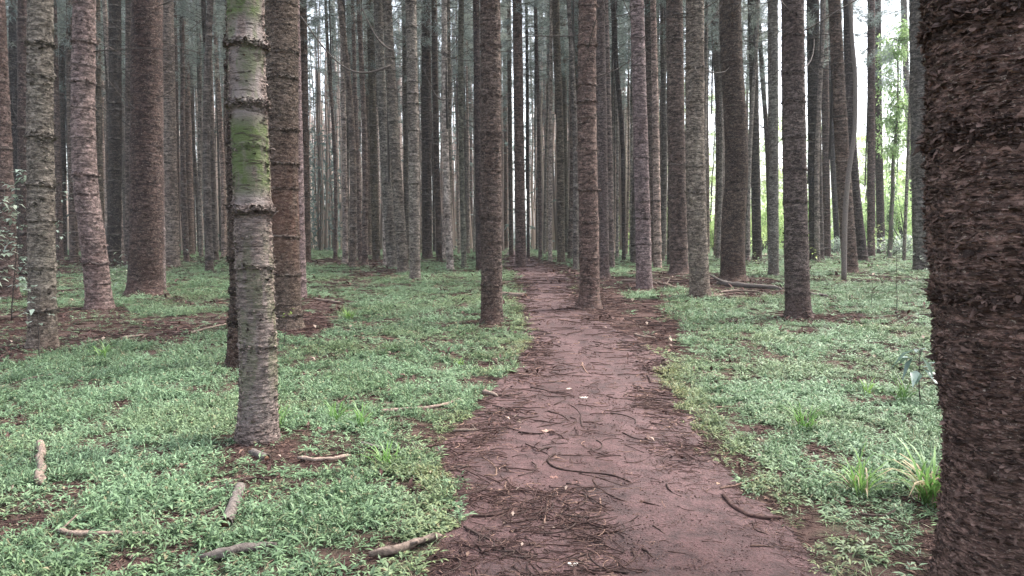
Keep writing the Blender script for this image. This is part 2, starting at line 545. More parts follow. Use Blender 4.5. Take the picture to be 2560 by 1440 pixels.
# ------------------------------------------------------------------ trunks
def catmull(zs, v, z):
    zs = np.asarray(zs, float); v = np.asarray(v, float)
    if len(zs) < 3: return np.interp(z, zs, v)
    m = np.gradient(v, zs)
    i = np.clip(np.searchsorted(zs, z) - 1, 0, len(zs) - 2)
    h = zs[i + 1] - zs[i]
    t = np.clip((z - zs[i]) / h, 0, 1)
    return (2*t**3-3*t**2+1)*v[i] + (t**3-2*t**2+t)*h*m[i] + (-2*t**3+3*t**2)*v[i+1] + (t**3-t**2)*h*m[i+1]

def make_trunk(name, zs, xs, rs, H, seed, seg, dz, ztop, amp=.006, nodes=None, flakes=0, fl_len=.012, fl_w=.03,
               flare=.22, fn_attr=None, yoff=None, collar=.012, smoothbark=None, face=None, ring=1.0, angs=(.35, .75), hs=1.0):
    """one tapered trunk; zs/xs/rs are its measured heights, sideways offsets and radii"""
    rr = np.random.default_rng(seed)
    z = np.arange(-.12, ztop, dz)
    z = np.concatenate([z, np.linspace(ztop, H, 26)])
    xt = catmull(zs, xs, np.minimum(z, zs[-1]))
    sl_ = (xs[-1] - xs[-2]) / max(zs[-1] - zs[-2], .1) if len(zs) > 1 else 0
    sl_ = max(-.06, min(.06, sl_))
    xt = xt + sl_ * .6 * np.clip(z - zs[-1], 0, None)
    yt = (np.zeros_like(z) if yoff is None else np.interp(z, yoff[0], yoff[1]))
    r = np.interp(z, zs, rs)
    top = np.clip((z - zs[-1]) / (H - zs[-1]), 0, 1)
    r = np.where(z > zs[-1], rs[-1] * (1 - top) + .04 * top, r)
    th = np.arange(seg) * 2 * pi / seg
    ct, st = np.cos(th), np.sin(th)
    if nodes is None:
        nodes = []
        q = rr.uniform(.25, .8)
        while q < ztop:
            nodes.append((q, ring * rr.uniform(.3, 1.3))); q += rr.uniform(.32, .95)
    def radius(Zg, Tc, Ts, r0):
        px, py = Tc * r0, Ts * r0
        lob = 1 + flare * np.exp(-np.clip(Zg, 0, None) / .13) * (.5 + 1.0 * noise(Tc * 1.8 + 3, Ts * 1.8, seed, seed)) \
                + .03 * np.exp(-np.clip(Zg, 0, None) / .5)
        low = (fbm(px * 5 + seed, py * 5, Zg * 2.2, seed, 2) - .5) * .05 * r0 * 2
        m = smoothbark(Zg, Tc, Ts) if smoothbark else 0.0
        n1 = noise(px * 17 * hs, py * 17 * hs, Zg * 62, seed + 1)
        n2 = noise(px * 45, py * 45, Zg * 120, seed + 2)
        rid = np.clip((n1 - .42) * 2.6, 0, 1)
        d = amp * (1 - .8 * m) * (rid + .55 * n2)
        for zi, s_ in nodes:
            wv = zi + .045 * (noise(Tc * 1.7, Ts * 1.7, zi * 9, seed) - .5)
            e = Zg - wv
            d = d + collar * s_ * np.exp(-(e / (.016 + .008 * s_)) ** 2) * (.45 + 1.1 * noise(px * 40, py * 40, zi * 5 + Zg * 30, seed + 3)) \
                  + collar * .45 * s_ * np.exp(-((e - .04) / .05) ** 2) - collar * .3 * s_ * np.exp(-((e + .04) / .03) ** 2)
        return r0 * lob + low + d
    Zg, Tc = np.meshgrid(z, ct, indexing='ij'); _, Ts = np.meshgrid(z, st, indexing='ij')
    Rg = radius(Zg, Tc, Ts, r[:, None])
    V = np.stack([xt[:, None] + Rg * Tc, yt[:, None] + Rg * Ts, Zg], -1).reshape(-1, 3)
    nz = len(z)
    i = np.arange(nz - 1)[:, None] * seg; j = np.arange(seg)[None]
    Q = np.stack([i + j, i + (j + 1) % seg, i + seg + (j + 1) % seg, i + seg + j], -1).reshape(-1, 4)
    bag = Bag(); bag.add(V, (), Q, .5)
    fl = [np.zeros(len(V))]
    if flakes:
        n = flakes
        nc = int(n * .3) if nodes else 0
        fz = rr.uniform(-.02, ztop, n)
        wn = np.array([s for _, s in nodes]); nn = np.array([q for q, _ in nodes])
        if nc:
            pick = rr.choice(len(nn), nc, p=wn / wn.sum())
            fz[:nc] = nn[pick] + rr.normal(0, .018, nc)
        if face is None: ft = rr.uniform(0, 2 * pi, n)
        else: ft = rr.uniform(face[0], face[1], n)
        if smoothbark is not None:
            keep = rr.random(n) > smoothbark(fz, np.cos(ft), np.sin(ft)) * .9
            keep[:nc] = True
            fz, ft = fz[keep], ft[keep]; nc = min(nc, len(fz)); n = len(fz)
        c, s_ = np.cos(ft), np.sin(ft)
        r0 = np.interp(fz, z, r); fx = np.interp(fz, z, xt); fy = np.interp(fz, z, yt)
        rad = radius(fz, c, s_, r0) - .002
        L = fl_len * rr.gamma(3.0, .36, n); W = fl_w * rr.uniform(.4, 1.5, n)
        L[:nc] *= 1.35 if smoothbark is None else .95
        ang = rr.normal(angs[0], angs[1], n)          # most peel upwards and outwards
        tilt = rr.normal(0, .22, n)
        cols = np.array([-1, -.45, .1, .55, 1.0])
        pr = 1 - np.abs(cols) ** 2
        jag = .55 + .9 * rr.random((n, 5))
        rowsV = []
        for k, f in enumerate((0, .55, 1.0)):
            out = L[:, None] * pr * jag * f
            a2 = ang[:, None] + f * rr.normal(0, .5, n)[:, None]
            dth = (W[:, None] * .5 * cols) / r0[:, None]
            tt = ft[:, None] + dth
            rd = rad[:, None] + out * np.cos(a2)
            zz = fz[:, None] + out * np.sin(a2) + tilt[:, None] * W[:, None] * cols * .5
            rowsV.append(np.stack([fx[:, None] + rd * np.cos(tt), fy[:, None] + rd * np.sin(tt), zz], -1))
        FV = np.stack(rowsV, 1).reshape(-1, 3)
        o = np.arange(n)[:, None, None] * 15
        q = np.array([[a * 5 + b, a * 5 + b + 1, a * 5 + b + 6, a * 5 + b + 5] for a in (0, 1) for b in range(4)])
        bag.add(FV, (), (o + q[None]).reshape(-1, 4), np.repeat(rr.random(n), 15))
        fl.append(np.ones(len(FV)))
    VA = np.concatenate(bag.V)
    scar = np.zeros(len(VA)); rim = np.zeros(len(VA))
    va = np.arctan2(VA[:, 1] - np.interp(VA[:, 2], z, yt), VA[:, 0] - np.interp(VA[:, 2], z, xt))
    for zi, s_ in nodes:
        wv = zi + .045 * (noise(np.cos(va) * 1.7, np.sin(va) * 1.7, zi * 9, seed) - .5)
        sw = max(.014, dz * .7)
        scar = np.maximum(scar, min(1 if smoothbark is None else .55, s_ * 1.2) * np.exp(-((VA[:, 2] - wv + sw * 1.4) / sw) ** 2))
        rim = np.maximum(rim, min(1, s_) * np.exp(-((VA[:, 2] - wv - sw * .6) / sw) ** 2))
    ex = {'flake': np.concatenate(fl), 'scar': scar, 'rim': rim}
    if fn_attr:
        VV = np.concatenate(bag.V)
        zc = VV[:, 2]
        cxx = np.interp(zc, z, xt); cyy = np.interp(zc, z, yt)
        a = np.arctan2(VV[:, 1] - cyy, VV[:, 0] - cxx)
        ex.update(fn_attr(zc, a, VV))
    return bag.mesh(name, ex)

# crowns of conifers: whorls of branches with hanging sprays of needles
def crown_mesh(name, seed, H, Rm, nwh=24, nb=5, sp=6, blade=.30, low=0.0):
    rr = np.random.default_rng(seed)
    bag = Bag()
    Bs, Az, El, L = [], [], [], []
    for k in range(nwh):
        t = k / (nwh - 1)
        z0 = H * t
        Rk = Rm * (1 - .75 * t ** 1.6) * (.65 + .35 * min(1, t * 5 + low))
        for b in range(nb):
            if rr.random() < .34: continue
            az = rr.uniform(0, 2 * pi)
            Lb = Rk * rr.uniform(.55, 1.15)
            s = np.linspace(0, 1, 6)
            droop = rr.uniform(-.25, .15)
            p = np.stack([np.cos(az + .2 * s) * s * Lb, np.sin(az + .2 * s) * s * Lb, z0 + rr.uniform(-.2, .2) + droop * Lb * s + .28 * Lb * s ** 2], -1)
            tube(bag, p, np.linspace(.022, .006, 6), 3, .1, False)
            m = int(sp * Lb / 1.5) + 3
            ts = rr.uniform(.3, 1, m) ** .8
            for q in ts:
                c = np.array([np.interp(q, s, p[:, a]) for a in range(3)])
                nbld = 11
                Bs.append(c + rr.normal(0, .10, (nbld, 3)))
                Az.append(az + rr.normal(0, 1.0, nbld)); El.append(rr.normal(.1, .6, nbld)); L.append(blade * rr.uniform(.5, 1.2, nbld))
    Bs, Az, El, L = map(np.concatenate, (Bs, Az, El, L))
    leaves(bag, Bs, Az, El, L, L * .10, .35, .1, rr.random(len(L)), rr.uniform(0, 3, len(L)))
    # dead upswept sticks below the green crown, and the leader they sit on
    tube(bag, np.stack([np.zeros(8), np.zeros(8), np.linspace(-6.5, H, 8)], -1), .05, 5, .2, False)
    for k in range(30):
        az = rr.uniform(0, 2 * pi); L = rr.uniform(.5, 2.2) ; s = np.linspace(0, 1, 8); zz = -6.4 * rr.random() ** 1.2
        up = rr.uniform(-.25, .35); cv = rr.uniform(-.1, .6)
        p = np.stack([np.cos(az + .25 * s) * s * L, np.sin(az + .25 * s) * s * L, zz + up * L * s + cv * L * s ** 2 + np.cumsum(rr.normal(0, .02, 8))], -1)
        tube(bag, p, np.linspace(.015, .006, 8), 3, rr.random(), False)
    me = bag.mesh(name)
    me.materials.append(NEEDLE); me.materials.append(STEM)
    nt_ = sum(len(t) for t in bag.T)
    mi = np.zeros(len(me.polygons), np.int32); mi[nt_:] = 1
    me.polygons.foreach_set('material_index', mi)
    return me

CROWNS = [crown_mesh('crown', 100 + i, 12.0, 2.5) for i in range(5)]

BR = (0.103, 0.075, 0.065)      # ordinary brown trunk
PK = (0.134, 0.108, 0.096)      # paler pinkish trunk
DK = (0.052, 0.036, 0.032)      # dark trunk
GY = (0.123, 0.105, 0.094)      # grey trunk
RD = (0.082, 0.062, 0.052)      # reddish
BK = (0.038, 0.029, 0.026)      # nearly black
# base row, base width, [(row, column) from the base up], top width, colour, detail, label
TREES = [
 (870, 60, [(870, 107), (600, 104), (300, 101), (0, 101)], 54, PK, 2, 'broad pale brown trunk with faint rings rising behind the leafy shrub with whitish leaves'),
 (772, 58, [(772, 250), (600, 232), (470, 215), (250, 208), (0, 211)], 50, PK, 2, 'pale ringed trunk that curves at its foot and leans back over bare litter'),
 (737, 80, [(737, 364), (550, 366), (0, 368)], 70, DK, 2, 'thick dark speckled trunk with a reddish flared foot, behind a low leafy twig'),
 (722, 24, [(722, 401), (400, 397), (0, 386)], 18, PK, 1, 'slim pinkish trunk half hidden against the thick dark speckled trunk'),
 (668, 34, [(668, 432), (400, 425), (0, 417)], 30, PK, 1, 'smooth pinkish tan trunk just beyond the thick dark speckled one'),
 (665, 31, [(665, 285), (300, 288), (0, 287)], 27, BK, 1, 'nearly black upright trunk between the curved ringed trunk and the thick dark one'),
 (650, 24, [(650, 30), (300, 34), (0, 34)], 20, BK, 1, 'narrow blackish trunk, second in from the photo edge at the shrub'),
 (700, 28, [(700, 62), (300, 60), (0, 60)], 26, DK, 1, 'dark trunk directly behind the pale broad trunk and the whitish leafy shrub'),
 (745, 56, [(745, 14), (450, 4), (0, -12)], 40, RD, 1, 'rough reddish trunk cut by the edge of the photo beside the whitish shrub'),
 (655, 16, [(655, 150), (0, 134)], 13, BR, 1, 'thin trunk peeping out along the far side of the broad pale brown trunk'),
 (640, 14, [(640, 160), (0, 153)], 12, DK, 1, 'thin dark far trunk in the gap before the curved ringed trunk'),
 (657, 17, [(657, 186), (300, 178), (0, 174)], 15, BR, 1, 'brown middle distance trunk just in front of the gap by the curved ringed trunk'),
 (650, 20, [(650, 252), (300, 244), (0, 241)], 17, RD, 1, 'reddish brown trunk overlapped by the curved ringed trunk'),
 (662, 15, [(662, 320), (0, 322)], 14, GY, 1, 'grey streaked trunk touching the thick dark speckled one'),
 (640, 11, [(640, 446), (0, 436)], 10, DK, 1, 'very thin dark trunk squeezed between two brown ones beyond the smooth tan trunk'),
 (637, 26, [(637, 473), (300, 466), (0, 456)], 19, BR, 1, 'brown ringed trunk leaning back with many dead branches above it'),
 (618, 12, [(618, 518), (0, 487)], 10, PK, 1, 'slender pinkish trunk leaning backwards behind the dead branches'),
 (629, 20, [(629, 529), (0, 507)], 14, DK, 1, 'dark leaning trunk with close rings, its foot in bright grass'),
 (612, 16, [(612, 567), (0, 556)], 14, BR, 1, 'far brown trunk just beside the mossy trunk'),
 (612, 12, [(612, 548), (0, 541)], 11, BR, 1, 'far thin trunk, next but one to the mossy trunk'),
 (918, 68, [(918, 604), (720, 611), (560, 605), (300, 600), (0, 600)], 62, DK, 3, 'dark shaggy trunk tucked close behind the mossy trunk'),
 (1105, 88, [(1105, 643), (1000, 646), (900, 646), (700, 638), (530, 632), (400, 628), (250, 620), (0, 614)], 88, PK, 4, 'near trunk with smooth pale peeling bark, green moss patches and three shaggy collars'),
 (822, 78, [(822, 713), (500, 706), (0, 705)], 76, RD, 3, 'thick straight dark red trunk with a red stained middle, beside the mossy one'),
 (745, 36, [(745, 747), (400, 741), (0, 734)], 26, PK, 1, 'pale speckled trunk half hidden by the thick red one'),
 (656, 22, [(656, 766), (400, 762), (0, 756)], 20, RD, 1, 'reddish ringed trunk at the edge of the dark leafy aisle'),
 (612, 15, [(612, 852), (300, 843), (0, 830)], 13, GY, 1, 'grey trunk leaning over the bright green clump at the aisle'),
 (633, 13, [(633, 894), (300, 885), (0, 880)], 11, DK, 1, 'dark slim trunk leaning slightly, between the aisle clump and the trunk row'),
 (617, 11, [(617, 868), (0, 852)], 10, GY, 1, 'thin grey trunk right of the leaning grey one above the green clump'),
 (639, 17, [(639, 922), (0, 917)], 16, BR, 1, 'first brown trunk of the close row that ends in litter'),
 (651, 19, [(651, 941), (300, 932), (0, 925)], 16, RD, 1, 'second trunk of the close row, shaggy and reddish'),
 (672, 26, [(672, 981), (350, 960), (0, 944)], 20, PK, 2, 'leaning brown trunk whose foot meets the pale litter strip'),
 (682, 27, [(682, 1009), (350, 986), (0, 967)], 22, PK, 2, 'shaggy leaning trunk with a greenish foot, beside the upright ringed one in grass'),
 (699, 26, [(699, 1038), (300, 1033), (0, 1027)], 26, PK, 2, 'upright pinkish trunk with clear rings standing in bright grass'),
 (645, 13, [(645, 1017), (0, 1012)], 12, BR, 1, 'slim trunk in the gap behind the shaggy leaning one and the ringed upright one'),
 (648, 25, [(648, 1068), (0, 1065)], 22, DK, 1, 'straight trunk, blackish above and red brown below, behind the ringed upright one'),
 (657, 14, [(657, 1099), (300, 1089), (0, 1085)], 13, DK, 1, 'rough dark trunk with bent foot, first of three slim ones in the grass'),
 (664, 11, [(664, 1126), (0, 1120)], 10, GY, 1, 'slim grey trunk, middle of three slim ones in the grass'),
 (672, 12, [(672, 1160), (250, 1152), (0, 1153)], 13, GY, 1, 'slim smooth trunk, the one of three nearest the big speckled trunk'),
 (620, 11, [(620, 1178), (0, 1172)], 10, BR, 1, 'thin far trunk before the shaggy one beside the big speckled trunk'),
 (680, 17, [(680, 1199), (300, 1194), (0, 1190)], 15, DK, 1, 'shaggy dark trunk pressed against the big speckled trunk by the path'),
 (808, 51, [(808, 1229), (400, 1228), (0, 1226)], 49, RD, 3, 'big straight speckled trunk at the inner bend of the path'),
 (625, 12, [(625, 1264), (0, 1262)], 10, BR, 1, 'thin trunk beside the path just beyond the big speckled one'),
 (641, 11, [(641, 1278), (0, 1272)], 10, BR, 1, 'slim trunk close before the red footed trunk on the path'),
 (669, 26, [(669, 1302), (0, 1293)], 23, RD, 2, 'red footed trunk standing in the middle of the path where it bends'),
 (645, 7, [(645, 1321), (300, 1319), (0, 1316)], 7, DK, 1, 'very thin pole like trunk on the path just past the red footed one'),
 (648, 9, [(648, 1351), (300, 1346), (0, 1338)], 8, BR, 1, 'thin trunk with a mossy foot on the grass island past the path bend'),
 (620, 11, [(620, 1367), (0, 1352)], 10, BR, 1, 'slim trunk leaning over the far side of the grass island'),
 (612, 12, [(612, 1377), (0, 1366)], 11, GY, 1, 'far greyish trunk behind the grass island'),
 (657, 19, [(657, 1403), (300, 1399), (150, 1393), (0, 1389)], 18, BR, 2, 'gently curved trunk beside the grass island at the path bend'),
 (634, 14, [(634, 1416), (0, 1406)], 14, RD, 1, 'red brown trunk just behind the gently curved one'),
 (641, 19, [(641, 1443), (300, 1439), (0, 1435)], 18, BR, 1, 'ringed trunk next to the shaggy footed one on the path'),
 (773, 50, [(773, 1474), (600, 1473), (300, 1467), (0, 1469)], 43, BR, 3, 'trunk with shaggy flared foot and knobbly collars rising out of the path'),
 (697, 29, [(697, 1509), (400, 1505), (0, 1499)], 24, RD, 2, 'rusty trunk close behind the one with the shaggy flared foot'),
 (671, 13, [(671, 1530), (300, 1523), (0, 1514)], 11, PK, 1, 'smooth slim trunk right behind the rusty one'),
 (653, 9, [(653, 1560), (300, 1553), (150, 1540), (0, 1532)], 12, DK, 1, 'thin dark bent trunk with its crooked foot in the grass'),
 (618, 15, [(618, 1567), (0, 1552)], 13, RD, 1, 'far reddish trunk behind the thin bent one'),
 (722, 38, [(722, 1611), (400, 1603), (0, 1592)], 33, PK, 3, 'smooth pinkish ringed trunk standing in litter on a small grass island'),
 (658, 22, [(658, 1632), (300, 1626), (0, 1624)], 24, BR, 1, 'straight brown trunk half behind the smooth pinkish ringed one'),
 (618, 8, [(618, 1655), (480, 1646), (250, 1642), (0, 1645)], 7, DK, 1, 'crooked thin dark trunk in the bright gap before two thick ones'),
 (686, 44, [(686, 1698), (300, 1690), (0, 1686)], 40, BR, 2, 'thick trunk with rusty patches and spreading roots at its foot'),
 (745, 48, [(745, 1751), (500, 1740), (0, 1737)], 44, PK, 3, 'thick trunk with pale wavy peeling bark in front of the grass'),
 (645, 22, [(645, 1806), (450, 1801), (250, 1800), (0, 1784)], 24, GY, 1, 'grey trunk leaning behind the thick bowed trunk'),
 (702, 58, [(702, 1832), (560, 1833), (450, 1841), (330, 1840), (150, 1829), (0, 1825)], 52, DK, 3, 'thick dark trunk bowed in its middle with a flared foot'),
 (650, 22, [(650, 1893), (300, 1886), (0, 1881)], 21, DK, 1, 'dark trunk with a leafy sprig at its foot, backed by the bright clearing'),
 (640, 10, [(640, 1925), (350, 1917), (200, 1907), (0, 1892)], 11, DK, 1, 'thin bowed trunk between the dark one and the pale grey one'),
 (690, 24, [(690, 1934), (0, 1932)], 24, GY, 2, 'even pale grey trunk beside the near speckled one'),
 (795, 58, [(795, 1996), (500, 1988), (0, 1981)], 52, RD, 3, 'near speckled brown trunk with grass round its foot, between the path and the young sapling'),
 (652, 34, [(652, 2042), (300, 2036), (0, 2032)], 29, BK, 1, 'blackish ringed trunk with bright yellow green leaves at its foot'),
 (643, 17, [(643, 2068), (0, 2060)], 17, BR, 1, 'ringed trunk just behind the blackish one'),
 (630, 14, [(630, 2094), (300, 2078), (0, 2074)], 12, BK, 1, 'thin black leaning trunk seen between the ringed one and the leaning pair'),
 (683, 36, [(683, 2126), (450, 2110), (250, 2098), (0, 2086)], 28, BR, 2, 'leaning brown ringed trunk crossed by a slender grey pole'),
 (655, 24, [(655, 2158), (450, 2135), (180, 2123), (0, 2120)], 22, DK, 1, 'curved dark trunk leaning away from the slender grey pole'),
 (645, 18, [(645, 2178), (0, 2178)], 17, BR, 1, 'straight trunk, first of the two against the white clearing'),
 (636, 19, [(636, 2203), (300, 2196), (0, 2194)], 15, DK, 1, 'straight dark trunk, second of the two against the white clearing'),
 (628, 11, [(628, 2290), (300, 2270), (0, 2259)], 14, GY, 1, 'thin curving trunk against the white clearing, beside the thick grey one'),
 (677, 46, [(677, 2309), (300, 2302), (0, 2298)], 44, GY, 2, 'thick grey trunk with a rusty foot half behind the giant near trunk'),
]
FRONT = 1.32   # height of view margin above the frame

def mossy_attr(z, a, V):
    # rows of the photograph: 0-110 and 300-510 green, 110-300 and 300-530 smooth pale bark
    f = np.cos(a + 1.25)                      # side facing the viewer
    def band(lo, hi, e=.03): return np.clip((z - lo) / e, 0, 1) * np.clip((hi - z) / e, 0, 1)
    n = fbm(np.cos(a) * 2.2, np.sin(a) * 2.2, z * 4.5, 5, 3)
    moss = band(1.86, 2.50, .12) * np.clip((np.cos(a + 1.35) + .05) * 2, 0, 1) * np.clip((n - .20) * 4, 0, 1) \
         + band(3.15, 3.75, .08) * np.clip((np.cos(a + 1.85) + .1) * 2.5, 0, 1) * np.clip((n - .18) * 4, 0, 1) \
         + .6 * band(2.5, 3.2, .1) * np.clip((n - .45) * 5, 0, 1) + .4 * band(.2, 1.7, .3) * np.clip((n - .45) * 6, 0, 1)
    pale = np.clip((f - .45) * 4, 0, 1) * (band(1.8, 5.0, .03) * .95 + band(0.1, 1.8, .1) * .45) * np.clip((n - .22) * 5, 0, 1)
    return {'moss': moss, 'pale': pale}
def mossy_smooth(z, c, s):
    a = np.arctan2(s, c)
    return np.clip((np.cos(a + 1.25) - .45) * 4, 0, 1) * np.where(z > 1.76, 1.0, .35)
def red_attr(z, a, V):
    n = fbm(np.cos(a) * 2, np.sin(a) * 2, z * 1.2, 15, 3)
    return {'red': np.exp(-((z - 1.9) / .95) ** 2) * np.clip((n - .28) * 4, 0, 1)}
def foot_attr(z, a, V):
    n = fbm(np.cos(a) * 3, np.sin(a) * 3, z * 3, 17, 3)
    return {'red': np.clip(1 - z / 1.1, 0, 1) * np.clip((n - .3) * 4, 0, 1) * .4}

TREEPOS = []
def crown_for(root, i, d, H, zc=None):
    zc = zc if zc else R.uniform(12, 15.5)
    c = obj('crown', CROWNS[i % 5], None, root)
    c.location = (0, 0, zc); s = (H - zc + .3) / 12.0
    c.scale = (R.uniform(.85, 1.15), R.uniform(.85, 1.15), s)
    c.rotation_euler = (0, 0, R.uniform(0, 6.28))
    return c

for i, (yb, wb, cs, wt, colr, det, label) in enumerate(TREES):
    x0, y0, t0 = ground(cs[0][1], yb)
    TREEPOS.append((x0, y0, wb * t0 / F / 2))
    zs, xs, rs = [], [], []
    n = len(cs)
    for k, (row, px) in enumerate(cs):
        X_, Z_, t_ = at_depth(px, row, y0)
        zs.append(max(Z_, 0)); xs.append(X_ - x0)
        f = k / (n - 1) if n > 1 else 0
        f = (yb - row) / yb
        rs.append((wb + (wt - wb) * f) * t_ / F / 2)
    root = thing('conifer_tree', (x0, y0, float(height(x0, y0))), label, 'tree')
    H = R.uniform(24, 28)
    ztop = zs[-1] * 1.04 + .3
    ring = 1.15 if ('ringed' in label or 'collar' in label or 'rings' in label) else .22 if 'speckled' in label else R.uniform(.5, 1.0)
    flr = .6 if 'root' in label else .4 if 'flared' in label else .22
    seed = 1000 + i
    if det == 4:
        nodes = [(1.80, 2.6), (2.90, 2.3), (3.10 + .02, 1.2), (3.52, 2.6), (1.25, .8), (.62, .6)]
        # heights measured at rows 530, 265, 120
        nodes = [(at_depth(620, 532, y0)[1], 1.9), (at_depth(620, 268, y0)[1], 1.6), (at_depth(620, 122, y0)[1], 1.7), (1.35, .6), (.75, .5), (2.25, .35)]
        me = make_trunk('trunk', zs, xs, rs, H, seed, 190, .0065, ztop, .006, nodes, 9000, .010, .026, .22, mossy_attr, None, .014, mossy_smooth)
    elif det == 3:
        me = make_trunk('trunk', zs, xs, rs, H, seed, 132, .011, ztop, .007, None, 13000 if y0 < 11 else 8000, .011, .034, flr,
                        red_attr if i == 22 else foot_attr, None, .011, ring=ring)
    elif det == 2:
        me = make_trunk('trunk', zs, xs, rs, H, seed, 64, .022, ztop, .010, None, 3000 if y0 < 20 else 1800, .014, .045, flr, foot_attr, None, .016, ring=ring)
    else:
        me = make_trunk('trunk', zs, xs, rs, H, seed, 28, .045, ztop, .014, None, 600, .018, .05, flr, foot_attr, None, .026, ring=ring)
    t = obj('trunk', me, bark_for(y0), root)
    t.color = (*[c * R.uniform(.92, 1.08) for c in colr], 1)
    c = crown_for(root, i, y0, H)
    c.location.x = xs[-1]

# the giant trunk at the edge, its foot below the frame
gx, gy, gt = ground(2545, 1500)
rows_g = [(1500, 2550, 372), (1400, 2554, 346), (1250, 2558, 330), (1100, 2563, 340), (900, 2566, 388), (600, 2569, 428), (300, 2566, 434), (0, 2562, 434)]
zs, xs, rs = [], [], []
for row, px, wd in rows_g:
    X_, Z_, t_ = at_depth(px, row, gy)
    zs.append(max(0, Z_)); xs.append(X_ - gx); rs.append(wd * t_ / F / 2)
root = thing('conifer_tree', (gx, gy, 0), 'giant near trunk covered in curling shaggy dark flakes, cut by the photo edge', 'tree')
nodes = [(1.35, .5), (2.02, .9), (2.48, .9)]
me = make_trunk('trunk', zs, xs, rs, 27, 777, 360, .0055, 3.0, .0095, nodes, 48000, .0095, .033, .05, foot_attr, None, .006, angs=(.2, .55), hs=.45)
t = obj('trunk', me, BARKS[0], root); t.color = (.118, .076, .062, 1)
crown_for(root, 2, 3, 27, 13)
TREEPOS.append((gx, gy, rs[0]))

# ------------------------------------------------------------------ far individual trees behind the measured ones
FARM = []
for i in range(7):
    rr_ = np.random.default_rng(500 + i)
    zz = [0, 6, 14]
    xx = [0, rr_.normal(0, .16), rr_.normal(0, .22)]
    m_ = make_trunk('trunk', zz, xx, [.19, .165, .13], 26, 40 + i, 14, .11, 13.5, .018, None, 220, .022, .06, .25, foot_attr, None, .03)
    m_.materials.append(BARKF); FARM.append(m_)
far_spots = []
def ok_far(x, y, mind):
    for (a, b) in far_spots:
        if (a - x) ** 2 + (b - y) ** 2 < mind * mind: return False
    return True
tries = 0
while len(far_spots) < 222 and tries < 40000:
    tries += 1
    d = 33 + 52 * R.random() ** .9
    px = R.uniform(-60, 2330)
    u = (px - CX) / F
    x = u * d
    sd_ = float(path_sd(np.array(x), np.array(d)))
    if sd_ > -.7: continue
    if px > 1880 and (d > 52 or R.random() > .25): continue
    if px > 1560 and d > 74: continue
    if 772 < px < 832 and d < 80: continue
    if d < 42 and R.random() > .45: continue
    if any((tx - x) ** 2 + (ty - d) ** 2 < 1.8 ** 2 for tx, ty, _ in TREEPOS): continue
    if not ok_far(x, d, 1.7): continue
    far_spots.append((x, d))
far_spots.sort(key=lambda p: p[1])
for i, (x, y) in enumerate(far_spots):
    px = CX + F * x / y
    dist = 'middle distance' if y < 55 else 'far'
    if px < 560: zone = 'behind the mossy trunk on its outer side, over the shrubs'
    elif px < 1200: zone = 'between the mossy trunk and the big speckled trunk at the path'
    elif px < 1460: zone = 'lining the vanishing end of the path'
    elif px < 1830: zone = 'between the shaggy footed trunk and the bowed trunk'
    else: zone = 'past the bowed trunk at the bright clearing'
    lab = 'slim %s trunk %s' % (dist, zone)
    root = thing('conifer_tree', (x, y, float(height(x, y))), lab, 'tree', 'slim %s trunks %s' % (dist, zone))
    s = R.uniform(.5, .98)
    root.rotation_euler = (R.gauss(0, .008), R.gauss(-.006, .014), R.uniform(0, 6.28))
    t = obj('trunk', FARM[i % 7], None, root); t.scale = (s, s, 1)
    q_ = R.choice([.6, 1.0, 1.4, 1.8, 2.2, 2.6]) * R.uniform(.85, 1.15); k = R.choice([BR, PK, PK, GY, RD, BR, GY]); t.color = (*[c * q_ for c in k], 1)
    crown_for(root, R.randrange(5), y, 27, R.uniform(12, 17))

# the wood beyond, one mass
bag = Bag(); fb = Bag()
n = 0
while n < 2700:
    d = 76 + 99 * R.random()
    px = R.uniform(-900, 1680)
    x = (px - CX) / F * d
    if -.5 < float(path_sd(np.array(x), np.array(d))): continue
    r = R.uniform(.08, .19); h = R.uniform(20, 27)
    zq = np.linspace(-.1, h, 10)
    le = R.gauss(-.01, .02)
    tube(bag, np.stack([x + le * zq + .1 * np.sin(zq * .4 + n), np.full(10, d), zq], -1), np.linspace(r, r * .5, 10), 7, R.random(), False)
    m_ = 13
    q = rng.random(m_)
    base = np.stack([x + rng.normal(0, 1.3, m_), d + rng.normal(0, 1.3, m_), 11 + 15 * q], -1)
    leaves(fb, base, rng.uniform(0, 6.28, m_), rng.normal(0, .5, m_), rng.uniform(.5, 1.3, m_), rng.uniform(.12, .3, m_), .3, .1, rng.random(m_), rng.uniform(0, 3, m_))
    n += 1
# low scrub closing the view under the crowns
m_ = 30000
dd = rng.uniform(95, 175, m_); pxs = rng.uniform(-900, 1600, m_)
base = np.stack([(pxs - CX) / F * dd, dd, rng.uniform(0, 1.6, m_) ** 1.5], -1)
leaves(fb, base, rng.uniform(0, 6.28, m_), rng.normal(.3, .5, m_), rng.uniform(.3, .8, m_), rng.uniform(.1, .25, m_), .3, .1, None, rng.uniform(0, 3, m_))
m_ = 14000
dd = rng.uniform(78, 130, m_); pxs = np.where(rng.random(m_) < .22, rng.uniform(765, 850, m_), rng.uniform(-900, 1560, m_))
base = np.stack([(pxs - CX) / F * dd, dd, rng.uniform(0, 13, m_)], -1)
leaves(fb, base, rng.uniform(0, 6.28, m_), rng.normal(0, .5, m_), rng.uniform(.5, 1.4, m_), rng.uniform(.12, .3, m_), .4, .1, rng.random(m_) * .6, rng.uniform(0, 3, m_))
me = bag.mesh('distant_woods')
FW = M('distant_bark'); FW.col(FW.mix(FW.attr('rnd'), (.09, .070, .062), (.58, .46, .41)))
me.materials.append(FW.m)
o = bpy.data.objects.new('distant_woods', me); COL.objects.link(o)
tag(o, 'mass of thin trunks closing the view far behind the rows', None, None, 'stuff')
